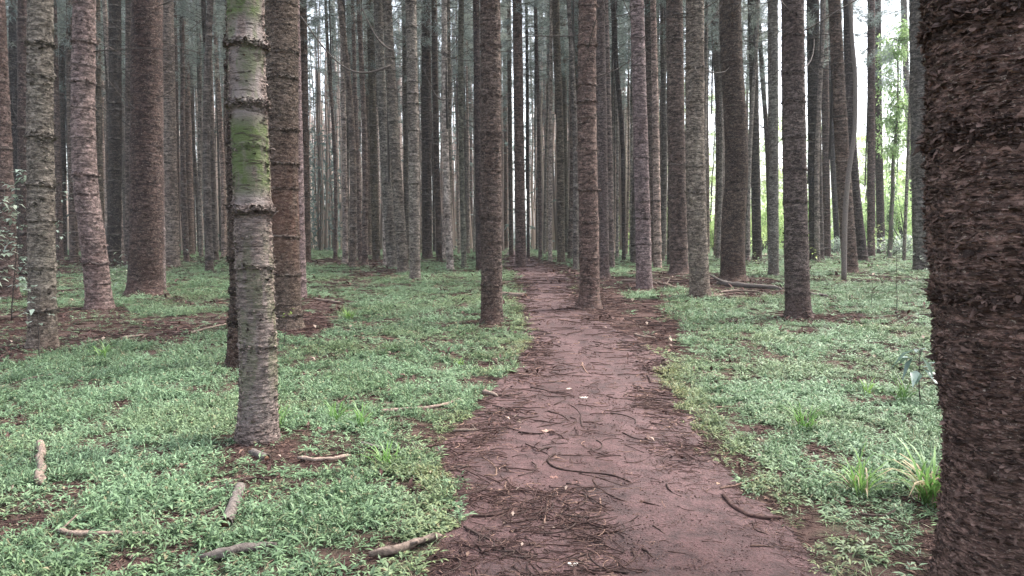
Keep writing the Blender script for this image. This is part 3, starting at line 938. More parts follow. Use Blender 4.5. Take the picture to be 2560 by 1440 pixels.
me = fb.mesh('distant_foliage'); me.materials.append(NEEDLE)
o = bpy.data.objects.new('distant_foliage', me); COL.objects.link(o)
tag(o, 'blue green needle foliage of the far wood', None, None, 'stuff')

# ------------------------------------------------------------------ bright clearing: broadleaf bushes and loose trees
def bush_mesh(name, seed, n=2600, hgt=2.2, rad=1.4, L=.13, mat=BROAD):
    rr = np.random.default_rng(seed)
    bag = Bag()
    lob = [(rr.normal(0, rad * .45), rr.normal(0, rad * .45), rr.uniform(.25, .85) * hgt, rr.uniform(.25, .5) * rad) for _ in range(11)]
    P = []
    for k in range(n):
        a, b, c, r = lob[rr.integers(len(lob))]
        v = rr.normal(0, 1, 3); v /= np.linalg.norm(v)
        P.append(np.array([a, b, c]) + v * r * rr.uniform(.55, 1.1) * np.array([1, 1, 1.1]))
    P = np.array(P); P[:, 2] = np.abs(P[:, 2])
    leaves(bag, P, rr.uniform(0, 6.28, n), rr.normal(-.1, .5, n), L * rr.uniform(.5, 1.3, n), L * .5 * rr.uniform(.6, 1.2, n), .6, .15, rr.random(n), rr.normal(0, .4, n))
    me = bag.mesh(name); me.materials.append(mat)
    sb = Bag()
    for a, b, c, r in lob:
        s = np.linspace(0, 1, 6)
        tube(sb, np.stack([a * s ** 1.3, b * s ** 1.3, c * s], -1), np.linspace(.025, .008, 6), 4, .5, False)
    ms = sb.mesh('stems'); ms.materials.append(STEM)
    return me, ms
BUSH = [bush_mesh('foliage', 600 + i) for i in range(3)]
BUSHD = [bush_mesh('foliage', 620 + i, 1500, 1.5, 1.2, .14, SAPL) for i in range(2)]
def bush(px, py, hpx, label, k=0, dark=False, group=None, wide=1.0):
    x, y, t = ground(px, py)
    root = thing('bush', (x, y, float(height(x, y))), label, 'bush', group, R.uniform(0, 6.28))
    s = hpx * t / F / 2.2
    src = (BUSHD if dark else BUSH)[k % (2 if dark else 3)]
    for nm, me in zip(('foliage', 'stems'), src):
        o = obj(nm, me, None, root); o.scale = (s * wide, s * wide, s)
bush(2265, 632, 190, 'tall bright yellow green bush in the clearing beside the thick grey trunk', 0)
bush(2232, 640, 75, 'low greyish leafy shrub under the tall bright bush of the clearing', 0, True, None, 1.5)
bush(2150, 628, 120, 'light green bush seen between the curved dark trunk and the first straight one', 1)
bush(2085, 633, 90, 'grey green shrub in the gap of the leaning trunks', 1, True)
bush(2020, 622, 130, 'light green bush in the narrow gap before the blackish trunk', 2)
bush(1955, 618, 120, 'bright green bush between the pale grey trunk and the near speckled one', 1)
bush(1905, 628, 150, 'bright green bush glowing behind the dark trunk with the leafy sprig', 0)
bush(1868, 632, 90, 'small bright bush at the foot of the bowed trunk', 2)
bush(1785, 628, 95, 'soft green shrub behind the pale wavy barked trunk', 1)
bush(1665, 622, 80, 'soft green shrub behind the crooked thin dark trunk', 2)
bush(1715, 615, 75, 'faint green shrub behind the trunk with spreading roots', 0)
bush(1590, 612, 50, 'faint low shrub behind the far reddish trunk', 1)
bush(822, 616, 26, 'low bright green clump at the end of the dark aisle', 0, False, None, 1.8)

def clear_tree(px, d, h, label, seed, pale=BROAD, zlow=.12, wr=2.6, trunk=.14, vine=False):
    x = (px - CX) / F * d
    root = thing('broadleaf_tree', (x, d, 0), label, 'tree')
    rr = np.random.default_rng(seed)
    tb = Bag()
    zq = np.linspace(-.1, h * .92, 16)
    cxs = np.cumsum(rr.normal(0, .05, 16)); cys = np.cumsum(rr.normal(0, .05, 16))
    tube(tb, np.stack([cxs, cys, zq], -1), np.linspace(trunk, .04, 16), 8, .5, False)
    fbg = Bag()
    nl = 34
    for k in range(nl):
        t = rr.uniform(zlow, 1)
        z = h * t; az = rr.uniform(0, 6.28); L = wr * rr.uniform(.4, 1.1) * (1.1 - .6 * t)
        s = np.linspace(0, 1, 6)
        bx, by = np.interp(z, zq, cxs), np.interp(z, zq, cys)
        P = np.stack([bx + np.cos(az) * s * L, by + np.sin(az) * s * L, z + .35 * L * s - .35 * L * s ** 2], -1)
        tube(tb, P, np.linspace(.04, .01, 6), 4, .4, False)
        m = 140
        q = rr.uniform(.25, 1, m)
        C = np.stack([np.interp(q, s, P[:, a]) for a in range(3)], -1) + rr.normal(0, .32, (m, 3)) * np.array([1, 1, .8])
        leaves(fbg, C, rr.uniform(0, 6.28, m), rr.normal(-.3, .5, m), rr.uniform(.15, .38, m), rr.uniform(.05, .13, m), .7, .1, rr.random(m), rr.normal(0, .5, m))
    if vine:
        m = 900
        a = rr.uniform(0, 6.28, m); z = rr.uniform(.2, h * .75, m)
        bx, by = np.interp(z, zq, cxs), np.interp(z, zq, cys)
        vb = Bag()
        leaves(vb, np.stack([bx + np.cos(a) * trunk, by + np.sin(a) * trunk, z], -1), a, rr.normal(-.2, .4, m), rr.uniform(.12, .3, m), rr.uniform(.08, .16, m), .6, .1)
        vm = vb.mesh('ivy'); vm.materials.append(SAPD); obj('ivy', vm, None, root)
    tm = tb.mesh('trunk'); tm.materials.append(LOGG); obj('trunk', tm, None, root)
    fm = fbg.mesh('crown'); fm.materials.append(pale); obj('crown', fm, None, root)
clear_tree(2222, 56, 17, 'pale ivy wrapped trunk standing alone in the white clearing', 1, BROAD, .45, 2.6, .2, True)
LAB = ['behind the tall bright bush', 'behind the second straight trunk', 'between the straight pair and the curved dark trunk', 'beyond the leaning brown trunk',
       'beyond the blackish ringed trunk', 'between the near speckled trunk and the pale grey one', 'behind the thin bowed trunk', 'behind the thick bowed trunk',
       'behind the thick wavy barked trunk', 'behind the trunk with spreading roots', 'behind the smooth pinkish ringed trunk', 'behind the thick grey trunk']
for k, (px, d, h) in enumerate([(2262, 82, 15), (2205, 95, 18), (2160, 86, 13), (2105, 98, 19), (2050, 90, 17), (1960, 96, 20), (1915, 88, 16), (1850, 92, 19), (1775, 96, 20), (1700, 98, 22), (1630, 95, 21), (2320, 84, 20)]):
    clear_tree(px, d, h, 'light green loose crowned tree ' + LAB[k], 10 + k, BROAD, .08, 3.4, .16)

# undergrowth closing the far side of the clearing, and the wood going on beyond the frame
ub = Bag(); m_ = 52000
dd = rng.uniform(84, 135, m_); pxs = rng.uniform(1480, 5200, m_)
xx = (pxs - CX) / F * dd
top_ = 1.5 + 13 * fbm(xx * .12, dd * .12, 0, 71, 3) ** 1.6
base = np.stack([xx, dd, top_ * rng.random(m_) ** 1.1], -1)
leaves(ub, base, rng.uniform(0, 6.28, m_), rng.normal(0, .5, m_), rng.uniform(.3, .8, m_), rng.uniform(.15, .4, m_), .5, .12, rng.random(m_), rng.uniform(0, 3, m_))
me = ub.mesh('undergrowth'); me.materials.append(BROAD)
o = bpy.data.objects.new('undergrowth', me); COL.objects.link(o)
tag(o, 'sunlit green undergrowth beyond the far edge of the wood', None, None, 'stuff')
side_ = []
while len(side_) < 46:
    y = 6 + 74 * R.random(); px = R.uniform(2400, 4600) if y > 20 else R.uniform(3300, 5200)
    x = (px - CX) / F * y
    if any((a - x) ** 2 + (b - y) ** 2 < 9 for a, b in side_): continue
    side_.append((x, y))
for i, (x, y) in enumerate(side_):
    root = thing('conifer_tree', (x, y, float(height(x, y))), 'brown plantation trunk standing outside the picture beyond the giant near trunk', 'tree', 'trunks beyond the giant near trunk')
    q = R.uniform(.8, 1.15)
    t = obj('trunk', FARM[i % 7], None, root); t.scale = (q, q, 1); t.rotation_euler = (0, 0, R.uniform(0, 6)); t.color = (*PK, 1)
    crown_for(root, i, y, 27, R.uniform(12, 16))

# ------------------------------------------------------------------ saplings, shrubs, grass clumps
def sapling(name, px, py, top, label, nl=12, L=.14, W=.05, mat=SAPL, r=.006, where=.3, spread=.25, cat='sapling', el=.1, per=1, group=None):
    """thin stem from its foot (px,py) to the photo point top, leaves on short side twigs"""
    x, y, t = ground(px, py)
    z0 = float(height(x, y))
    tx, tz, _ = at_depth(top[0], top[1], y)
    root = thing(name, (x, y, z0), label, cat, group)
    s = np.linspace(0, 1, 12)
    rr = np.random.default_rng(int(px * 7 + py))
    P = np.stack([(tx - x) * s ** 1.2 + np.cumsum(rr.normal(0, .004, 12)), np.cumsum(rr.normal(0, .006, 12)), (tz) * s], -1)
    sb = Bag(); tube(sb, P, np.linspace(r, r * .45, 12), 5, .3)
    lb = Bag()
    for k in range(nl):
        q = where + (1 - where) * (k + rr.random() * .6) / nl
        c = np.array([np.interp(q, s, P[:, a]) for a in range(3)])
        az = rr.uniform(0, 6.28)
        ln = spread * rr.uniform(.4, 1.1)
        e = c + np.array([cos(az) * ln, sin(az) * ln, ln * .3])
        tube(sb, np.linspace(c, e, 4) + np.array([0, 0, 1.])[None] * (np.array([0, .1, .1, 0]) * ln)[:, None], np.linspace(r * .5, r * .25, 4), 4, .3, False)
        tt = np.linspace(.35, 1, per) if per > 1 else np.array([1.0])
        B = c + (e - c) * tt[:, None]
        n = len(B)
        leaves(lb, B, az + rr.normal(0, .9, n), rr.normal(el, .3, n), L * rr.uniform(.6, 1.15, n), W * rr.uniform(.7, 1.15, n), .6, .12, rr.random(n))
    sm = sb.mesh('stem'); sm.materials.append(STEM); obj('stem', sm, None, root)
    lm = lb.mesh('leaves'); lm.materials.append(mat); obj('leaves', lm, None, root)
    return root
sapling('shrub', 30, 805, (62, 425), 'tall leafy shrub with whitish leaves on a dark stem at the photo edge', 38, .15, .085, SAPL, .012, .2, .34, 'shrub', 0, 4)
sapling('shrub', -30, 820, (10, 470), 'leafy shrub with whitish leaves cut by the photo edge', 26, .15, .085, SAPL, .012, .2, .38, 'shrub', 0, 4)
sapling('sapling', 100, 900, (104, 720), 'small sapling with broad whitish leaves in front of the broad pale brown trunk', 10, .15, .08, SAPL, .007, .45, .14)
sapling('sapling', 148, 700, (145, 455), 'leafy sapling between the broad pale brown trunk and the curved ringed one', 18, .22, .10, SAPL, .012, .3, .45, 'sapling', 0, 3)
sapling('sapling', 318, 735, (352, 630), 'low leafy twig reaching across the foot of the thick dark speckled trunk', 20, .18, .08, SAPL, .008, .2, .6, 'sapling', 0, 3)
sapling('sapling', 290, 700, (292, 640), 'small bushy sapling at the foot of the nearly black trunk', 9, .14, .06, SAPL, .008, .2, .3, 'sapling', 0, 2)
sapling('sapling', 455, 672, (455, 588), 'little pale leafed sapling beyond the smooth tan trunk', 6, .2, .09, SAPL, .008, .5, .3)
sapling('sapling', 710, 870, (722, 775), 'tiny seedling with yellow green leaves before the red stained trunk', 6, .075, .035, YELL, .005, .75, .06)
sapling('sapling', 2243, 797, (2236, 607), 'dark slender sapling with long drooping leaves standing alone in the grass', 11, .20, .06, SAPD, .007, .42, .20)
sapling('sapling', 2178, 768, (2182, 650), 'thin weak sapling beside the dark slender one', 7, .16, .055, SAPD, .005, .5, .15)
sapling('sapling', 2030, 668, (2035, 622), 'bright yellow green sprig at the foot of the blackish ringed trunk', 8, .26, .10, YELL, .01, .4, .25)
sapling('sapling', 1888, 662, (1892, 632), 'leafy sprig at the foot of the dark trunk by the clearing', 7, .24, .10, BROAD, .01, .3, .25)
sapling('sapling', 2200, 652, (2196, 560), 'pale leafed sapling in front of the two straight trunks of the clearing', 14, .22, .09, BROAD, .012, .35, .55, 'sapling', 0, 3)
sapling('sapling', 2330, 710, (2315, 640), 'leafy sprig between the thick grey trunk and the giant near one', 10, .14, .06, SAPL, .01, .4, .3, 'sapling', 0, 2)
sapling('sapling', 1995, 780, (1997, 735), 'wispy pale sprig across the foot of the near speckled trunk', 8, .09, .02, SAPL, .004, .5, .15)
SAPM = leaf_mat('waxy_leaf', (.045, .085, .050), (.20, .27, .24), .25, .25)
sapling('sapling', 2300, 1010, (2306, 872), 'sapling with large pale drooping leaves right beside the giant near trunk', 13, .25, .075, SAPM, .007, .5, .07, 'sapling', -.25)
sapling('sapling', 1210, 610, (1212, 560), 'small far leafy sapling behind the shaggy dark trunk', 8, .3, .12, SAPD, .01, .3, .4)
sapling('sapling', 1300, 640, (1285, 610), 'small leafy sprig beside the path beyond the big speckled trunk', 6, .2, .08, BROAD, .01, .3, .25)

def grass_clump(px, py, label, n=46, L=.30, W=.011, dry=.0):
    x, y, t = ground(px, py)
    root = thing('grass_clump', (x, y, float(height(x, y))), label, 'grass clump')
    rr = np.random.default_rng(int(px + py * 3))
    for nm, k, mt, bd in (('blades', int(n * (1 - dry)), BLADE, 1.3), ('dry_blades', int(n * dry), STRAW, 2.3)):
        if k < 2: continue
        b = Bag()
        blades(b, np.stack([rr.normal(0, .025, k), rr.normal(0, .025, k), np.zeros(k)], -1), rr.uniform(0, 6.28, k), rr.uniform(.8, 1.45, k), L * rr.uniform(.5, 1.15, k), W * rr.uniform(.7, 1.3, k), bd, rr.random(k))
        me = b.mesh(nm); me.materials.append(mt); obj(nm, me, None, root)
grass_clump(2325, 1265, 'tall clump of broad bright blades with dry straw below, beside the giant trunk', 110, .46, .016, .28)
grass_clump(2150, 1240, 'spreading clump of narrow blades next to the tall straw footed one', 60, .36, .011, .15)
grass_clump(2010, 1080, 'small tuft of pale blades standing up from the grass by the path edge', 46, .32, .011)
grass_clump(2170, 985, 'tiny upright tuft with a yellow green blade near the large leafed sapling', 16, .24, .014)
grass_clump(2255, 1010, 'thin sprawling clump beneath the large leafed sapling', 44, .36, .011)
grass_clump(870, 800, 'dark tuft of long blades at the edge of the red litter patch', 60, .34, .013)
grass_clump(840, 1060, 'tuft of long bent blades not far from the mossy trunk', 44, .25, .010)
grass_clump(905, 1075, 'second tuft of arching blades, nearer to the tan stick', 40, .25, .010)
grass_clump(690, 1080, 'clump of thin blades hugging the foot of the mossy trunk', 50, .26, .009)
grass_clump(965, 1170, 'short dark tuft above the scattered twigs by the path', 34, .2, .010)
grass_clump(255, 895, 'tuft of broad blades at the rim of the bare patch with sticks', 36, .26, .015)
grass_clump(1150, 915, 'low tuft of blades before the foot of the big speckled trunk', 26, .16, .009)

# ------------------------------------------------------------------ fallen branches, bark rolls, twigs
def wpt(px, py, lift=0.0):
    x, y, t = ground(px, py)
    return np.array([x, y, float(height(x, y)) + lift]), t

LOGS = []
def stick(name, pts, wpx, label, mat, cat='branch', taper=.75, lift=1.0, seg=9, group=None, stub=None, lump=.7):
    P, ts = zip(*[wpt(*p) for p in pts])
    P = np.array(P); t = float(np.mean(ts))
    r = wpx * t / F / 2
    base = P[0].copy()
    d = np.concatenate([[0], np.cumsum(np.linalg.norm(np.diff(P, axis=0), axis=1))])
    n = max(7, int(d[-1] / (r * 2.0)) + 2); n = min(n, 60)
    q = np.linspace(0, d[-1], n)
    C = np.stack([catmull(d, P[:, a], q) for a in range(3)], -1)
    rr = np.random.default_rng(int(sum(p[0] + p[1] for p in pts)))
    C[:, :2] += np.cumsum(rr.normal(0, r * .22, (n, 2)), axis=0)
    rad = r * np.linspace(1, taper, n)
    rad = rad * (1 + .25 * (rr.random(n) - .5)); rad[0] *= .55; rad[-1] *= .4; rad[1] *= .9
    C[:, 2] += rad * .8 * lift + (.018 if name == 'fallen_branch' else .012)
    if name == 'fallen_branch' and r > .012: LOGS.extend((c[0], c[1], q_) for c, q_ in zip(C, rad))
    b = Bag()
    tube(b, C - base, rad, seg, .5, True, lump, int(wpx * 7 + pts[0][0]))
    if stub:
        for (q0, az, ln) in stub:
            i = int(q0 * (n - 1)); c = C[i] - base
            s = np.linspace(0, 1, 5)[:, None]
            tube(b, c + np.array([cos(az), sin(az), .5]) * ln * s, np.linspace(rad[i] * .6, rad[i] * .3, 5), 6, .4)
    me = b.mesh(name, None)
    o = obj(name, me, mat, None, tuple(base))
    return tag(o, label, cat, group)

def bark_roll(pts, wpx, label, mat=LOGG):
    """a curled hollow tube of shed bark, open at both ends"""
    P, ts = zip(*[wpt(*p) for p in pts]); P = np.array(P)
    r = wpx * float(np.mean(ts)) / F / 2
    base = P[0].copy()
    root = thing('bark_roll', tuple(base), label, 'bark roll')
    n, seg = 26, 26
    q = np.linspace(0, 1, n)
    C = np.stack([np.interp(q, np.linspace(0, 1, len(P)), P[:, a]) for a in range(3)], -1) - base
    C[:, 2] += r * .95
    LOGS.extend((base[0] + c[0], base[1] + c[1], r) for c in C)
    T = C[-1] - C[0]; T /= np.linalg.norm(T)
    A = np.cross(T, [0, 0, 1.]); A /= np.linalg.norm(A); B = np.cross(A, T)
    th = np.linspace(.1, 2 * pi + .5, seg)          # overlapping scroll
    V = []
    for side in (0, 1):
        for i in range(n):
            e = .0
            if i == 0: e = -.5
            if i == n - 1: e = .5
            rr_ = r * (1 + .05 * (noise(i * .4, th * 1.5, side * 0, 9) - .5) * 2 + .10 * (th / 6.8)) - side * r * .10
            jag = T[None] * (noise(th * 3, i * 0 + .5, 1.0, 5)[:, None] - .5) * r * 1.2 * abs(e) * 2 * (1 if e > 0 else -1)
            V.append(C[i] + A * (np.cos(th) * rr_)[:, None] + B * (np.sin(th) * rr_)[:, None] + jag)
    V = np.concatenate(V)
    Qs = []
    for side in (0, 1):
        o = side * n * seg
        for i in range(n - 1):
            for j in range(seg - 1):
                f = (o + i * seg + j, o + i * seg + j + 1, o + (i + 1) * seg + j + 1, o + (i + 1) * seg + j)
                Qs.append(f if side == 0 else f[::-1])
    for i in (0, n - 1):
        for j in range(seg - 1):
            Qs.append((i * seg + j, i * seg + j + 1, n * seg + i * seg + j + 1, n * seg + i * seg + j))
    b = Bag(); b.add(V, (), Qs, .55)
    obj('bark', b.mesh('bark'), mat, root)
    cb = Bag()
    s = np.linspace(.0, .95, 12)[:, None]
    Pc = C[0] + (C[-1] - C[0]) * (s * 1.04) - np.array([0, 0, r * .12])
    tube(cb, Pc, r * .74 * np.linspace(.8, 1, 12), 11, .5, True, .7, 3)
    obj('core', cb.mesh('core'), INSIDE, root)
bark_roll([(600, 1232), (585, 1275), (566, 1325)], 27, 'broken roll of grey bark with a rotten core, lying below the mossy trunk')
bark_roll([(632, 1142), (650, 1150), (668, 1157)], 18, 'short pale bark tube with a dark opening at the foot of the mossy trunk')
bark_roll([(1315, 742), (1285, 741), (1257, 739)], 12, 'pale split bark piece lying across the path edge beside the big speckled trunk', LOGP)
stick('fallen_branch', [(104, 1120), (101, 1170), (97, 1225)], 19, 'short straight pale log piece lying end-on in the leaves', LOGP, taper=1.0)
stick('fallen_branch', [(140, 1340), (200, 1350), (290, 1348), (400, 1352)], 15, 'long pale half buried branch with an upturned stub', LOGP, stub=[(.06, 1.2, .10)])
stick('fallen_branch', [(498, 1412), (560, 1400), (640, 1385), (700, 1372)], 26, 'thick grey pink log lying at the bottom of the picture in the leaves', LOGG)
stick('fallen_branch', [(925, 1405), (1000, 1390), (1060, 1368), (1105, 1352)], 22, 'tan broken branch sticking out onto the path edge', LOGP, stub=[(.5, -1.0, .09)])
stick('fallen_branch', [(950, 1040), (1015, 1034), (1090, 1026), (1168, 1000)], 10, 'long thin tan stick lying in the grass and pointing at the path', LOGP)
stick('fallen_branch', [(745, 1157), (800, 1162), (850, 1158), (880, 1150)], 11, 'pale stick half sunk in grass between the mossy trunk and the path', LOGP)
stick('fallen_branch', [(58, 955), (110, 945), (200, 938)], 6, 'thin bright stick on the grass below the red bare patch', LOGP)
stick('fallen_branch', [(1130, 1090), (1165, 1089), (1198, 1087)], 9, 'pale stub of wood at the path edge with a knot on its end', LOGP, stub=[(.9, 2.2, .06)])
stick('fallen_branch', [(1208, 985), (1225, 990), (1242, 997)], 11, 'short brown stub where the leaves meet the path', LOGP)
stick('fallen_branch', [(1800, 1232), (1860, 1220), (1912, 1203)], 6, 'thin reddish stick on the far edge of the path', TWIGP)
stick('fallen_branch', [(1805, 1246), (1830, 1275), (1870, 1298), (1950, 1302)], 11, 'dark curved branch hugging the grass edge of the path', TWIG)
stick('fallen_branch', [(1790, 712), (1840, 718), (1890, 722), (1955, 728)], 15, 'long pale grey dead branch beside the bowed trunk', LOGG, lump=.6, stub=[(.2, 2.6, .5)])
stick('fallen_branch', [(1800, 736), (1850, 731), (1905, 735)], 7, 'pale splintered strip in front of the long grey dead branch', LOGP)
stick('fallen_branch', [(1555, 706), (1600, 708), (1640, 712)], 9, 'whitish flat piece of wood left of the smooth pinkish ringed trunk', LOGP)
stick('fallen_branch', [(1640, 710), (1665, 714), (1695, 722)], 7, 'pale forked stick beside the smooth pinkish ringed trunk', LOGP, stub=[(.4, 1.0, .3)])
stick('fallen_branch', [(1780, 745), (1810, 742), (1830, 747)], 5, 'small pale curl of wood near the pale wavy barked trunk', LOGP)
stick('fallen_branch', [(290, 762), (330, 764), (360, 767)], 5, 'pale thin stick beside the foot of the curved ringed trunk', LOGP)
stick('fallen_branch', [(300, 851), (330, 848), (362, 842)], 7, 'pale stick in the sticks and litter before the thick dark speckled trunk', LOGP)
stick('fallen_branch', [(205, 860), (225, 859), (250, 856)], 6, 'short pale stick near the broad pale brown trunk', LOGP)
stick('fallen_branch', [(470, 840), (520, 825), (575, 812)], 5, 'slanting pale stick pointing towards the mossy trunk', LOGP)
stick('fallen_branch', [(560, 812), (575, 812), (592, 811)], 7, 'reddish stub beside the dark shaggy trunk', TWIGP)
stick('fallen_branch', [(-20, 808), (15, 798), (38, 790)], 10, 'black dead branch at the foot of the tall leafy shrub', LOGD)
stick('fallen_branch', [(786, 749), (830, 757), (850, 762)], 5, 'thin pale stick at the rim of the red litter patch', LOGP)
stick('fallen_branch', [(1585, 838), (1610, 845), (1640, 849)], 6, 'short pale stick lying in the dark litter right of the path', LOGP)
stick('fallen_branch', [(2010, 735), (2040, 740), (2075, 744)], 8, 'weathered pale branch just behind the near speckled trunk', LOGG)
stick('fallen_branch', [(470, 1300), (520, 1290), (560, 1262)], 7, 'dark crooked branch by the grey bark roll', LOGD)
stick('fallen_branch', [(520, 1240), (570, 1225), (625, 1208), (680, 1210)], 7, 'black bent stick above the grey bark roll', LOGD)
stick('fallen_branch', [(300, 1185), (340, 1178), (385, 1172)], 8, 'orange brown stick in the leaves between the log piece and the bark roll', INSIDE)
stick('fallen_branch', [(200, 1300), (240, 1290), (290, 1282)], 9, 'grey stick just above the long half buried branch', LOGG)
stick('fallen_branch', [(2150, 1295), (2210, 1300), (2250, 1282)], 7, 'dark stick under the grass clumps beside the giant trunk', LOGD)
stick('fallen_branch', [(900, 1118), (930, 1125), (958, 1133)], 7, 'small grey stick in the grass above the dark tuft', LOGG)
# standing dead poles
def pole(pts, wpx, label, mat, depth_row):
    x0, y0, t0 = ground(pts[0][0], depth_row)
    r = wpx * t0 / F / 2
    C = []
    for px, row in pts:
        X_, Z_, _ = at_depth(px, row, y0); C.append((X_ - x0, 0, Z_))
    C = np.array(C); d = np.linspace(0, 1, len(C)); q = np.linspace(0, 1, 44)
    P = np.stack([catmull(d, C[:, a], q) for a in range(3)], -1)
    b = Bag(); tube(b, P, r * np.linspace(1.05, .6, 44), 12, .5, True, .25, int(wpx))
    o = obj('dead_pole', b.mesh('dead_pole'), mat, None, (x0, y0, 0)); return tag(o, label, 'dead tree')
pole([(262, 640), (285, 510), (315, 380)], 15, 'broken dead trunk leaning diagonally behind the curved ringed trunk', LOGG, 640)
pole([(2110, 700), (2112, 560), (2122, 430), (2136, 330), (2138, 200), (2128, 60), (2120, -120)], 13, 'slender grey pole bending across the leaning brown ringed trunk', LOGG, 700)

# long dead boughs that show against the far wood
def bough(a, b_, sag, depth, wpx, label):
    p0 = at_depth(a[0], a[1], depth); p1 = at_depth(b_[0], b_[1], depth)
    r = wpx * p0[2] / F / 2
    s = np.linspace(0, 1, 22)
    P = np.stack([p0[0] + (p1[0] - p0[0]) * s, .4 * s, p0[1] + (p1[1] - p0[1]) * s - sag * np.sin(pi * s)], -1)
    base = np.array([p0[0], 0, p0[1]])
    bg_ = Bag(); tube(bg_, P - base, r * np.linspace(.5, 1.1, 22), 6, .6, True, .3, 3)
    o = obj('dead_bough', bg_.mesh('dead_bough'), STEM, None, (p0[0], depth, p0[1]))
    return tag(o, label, 'branch')
bough((752, 40), (972, 158), 1.0, 28, 6, 'long pale dead bough sagging from the red trunk across to the leaning pair')
bough((1060, 175), (1120, 242), .5, 32, 4, 'short dark dead bough beside the blackish straight trunk')
bough((905, 20), (972, 118), .3, 28, 5, 'steep dark dead bough crossing the tops of the leaning pair')

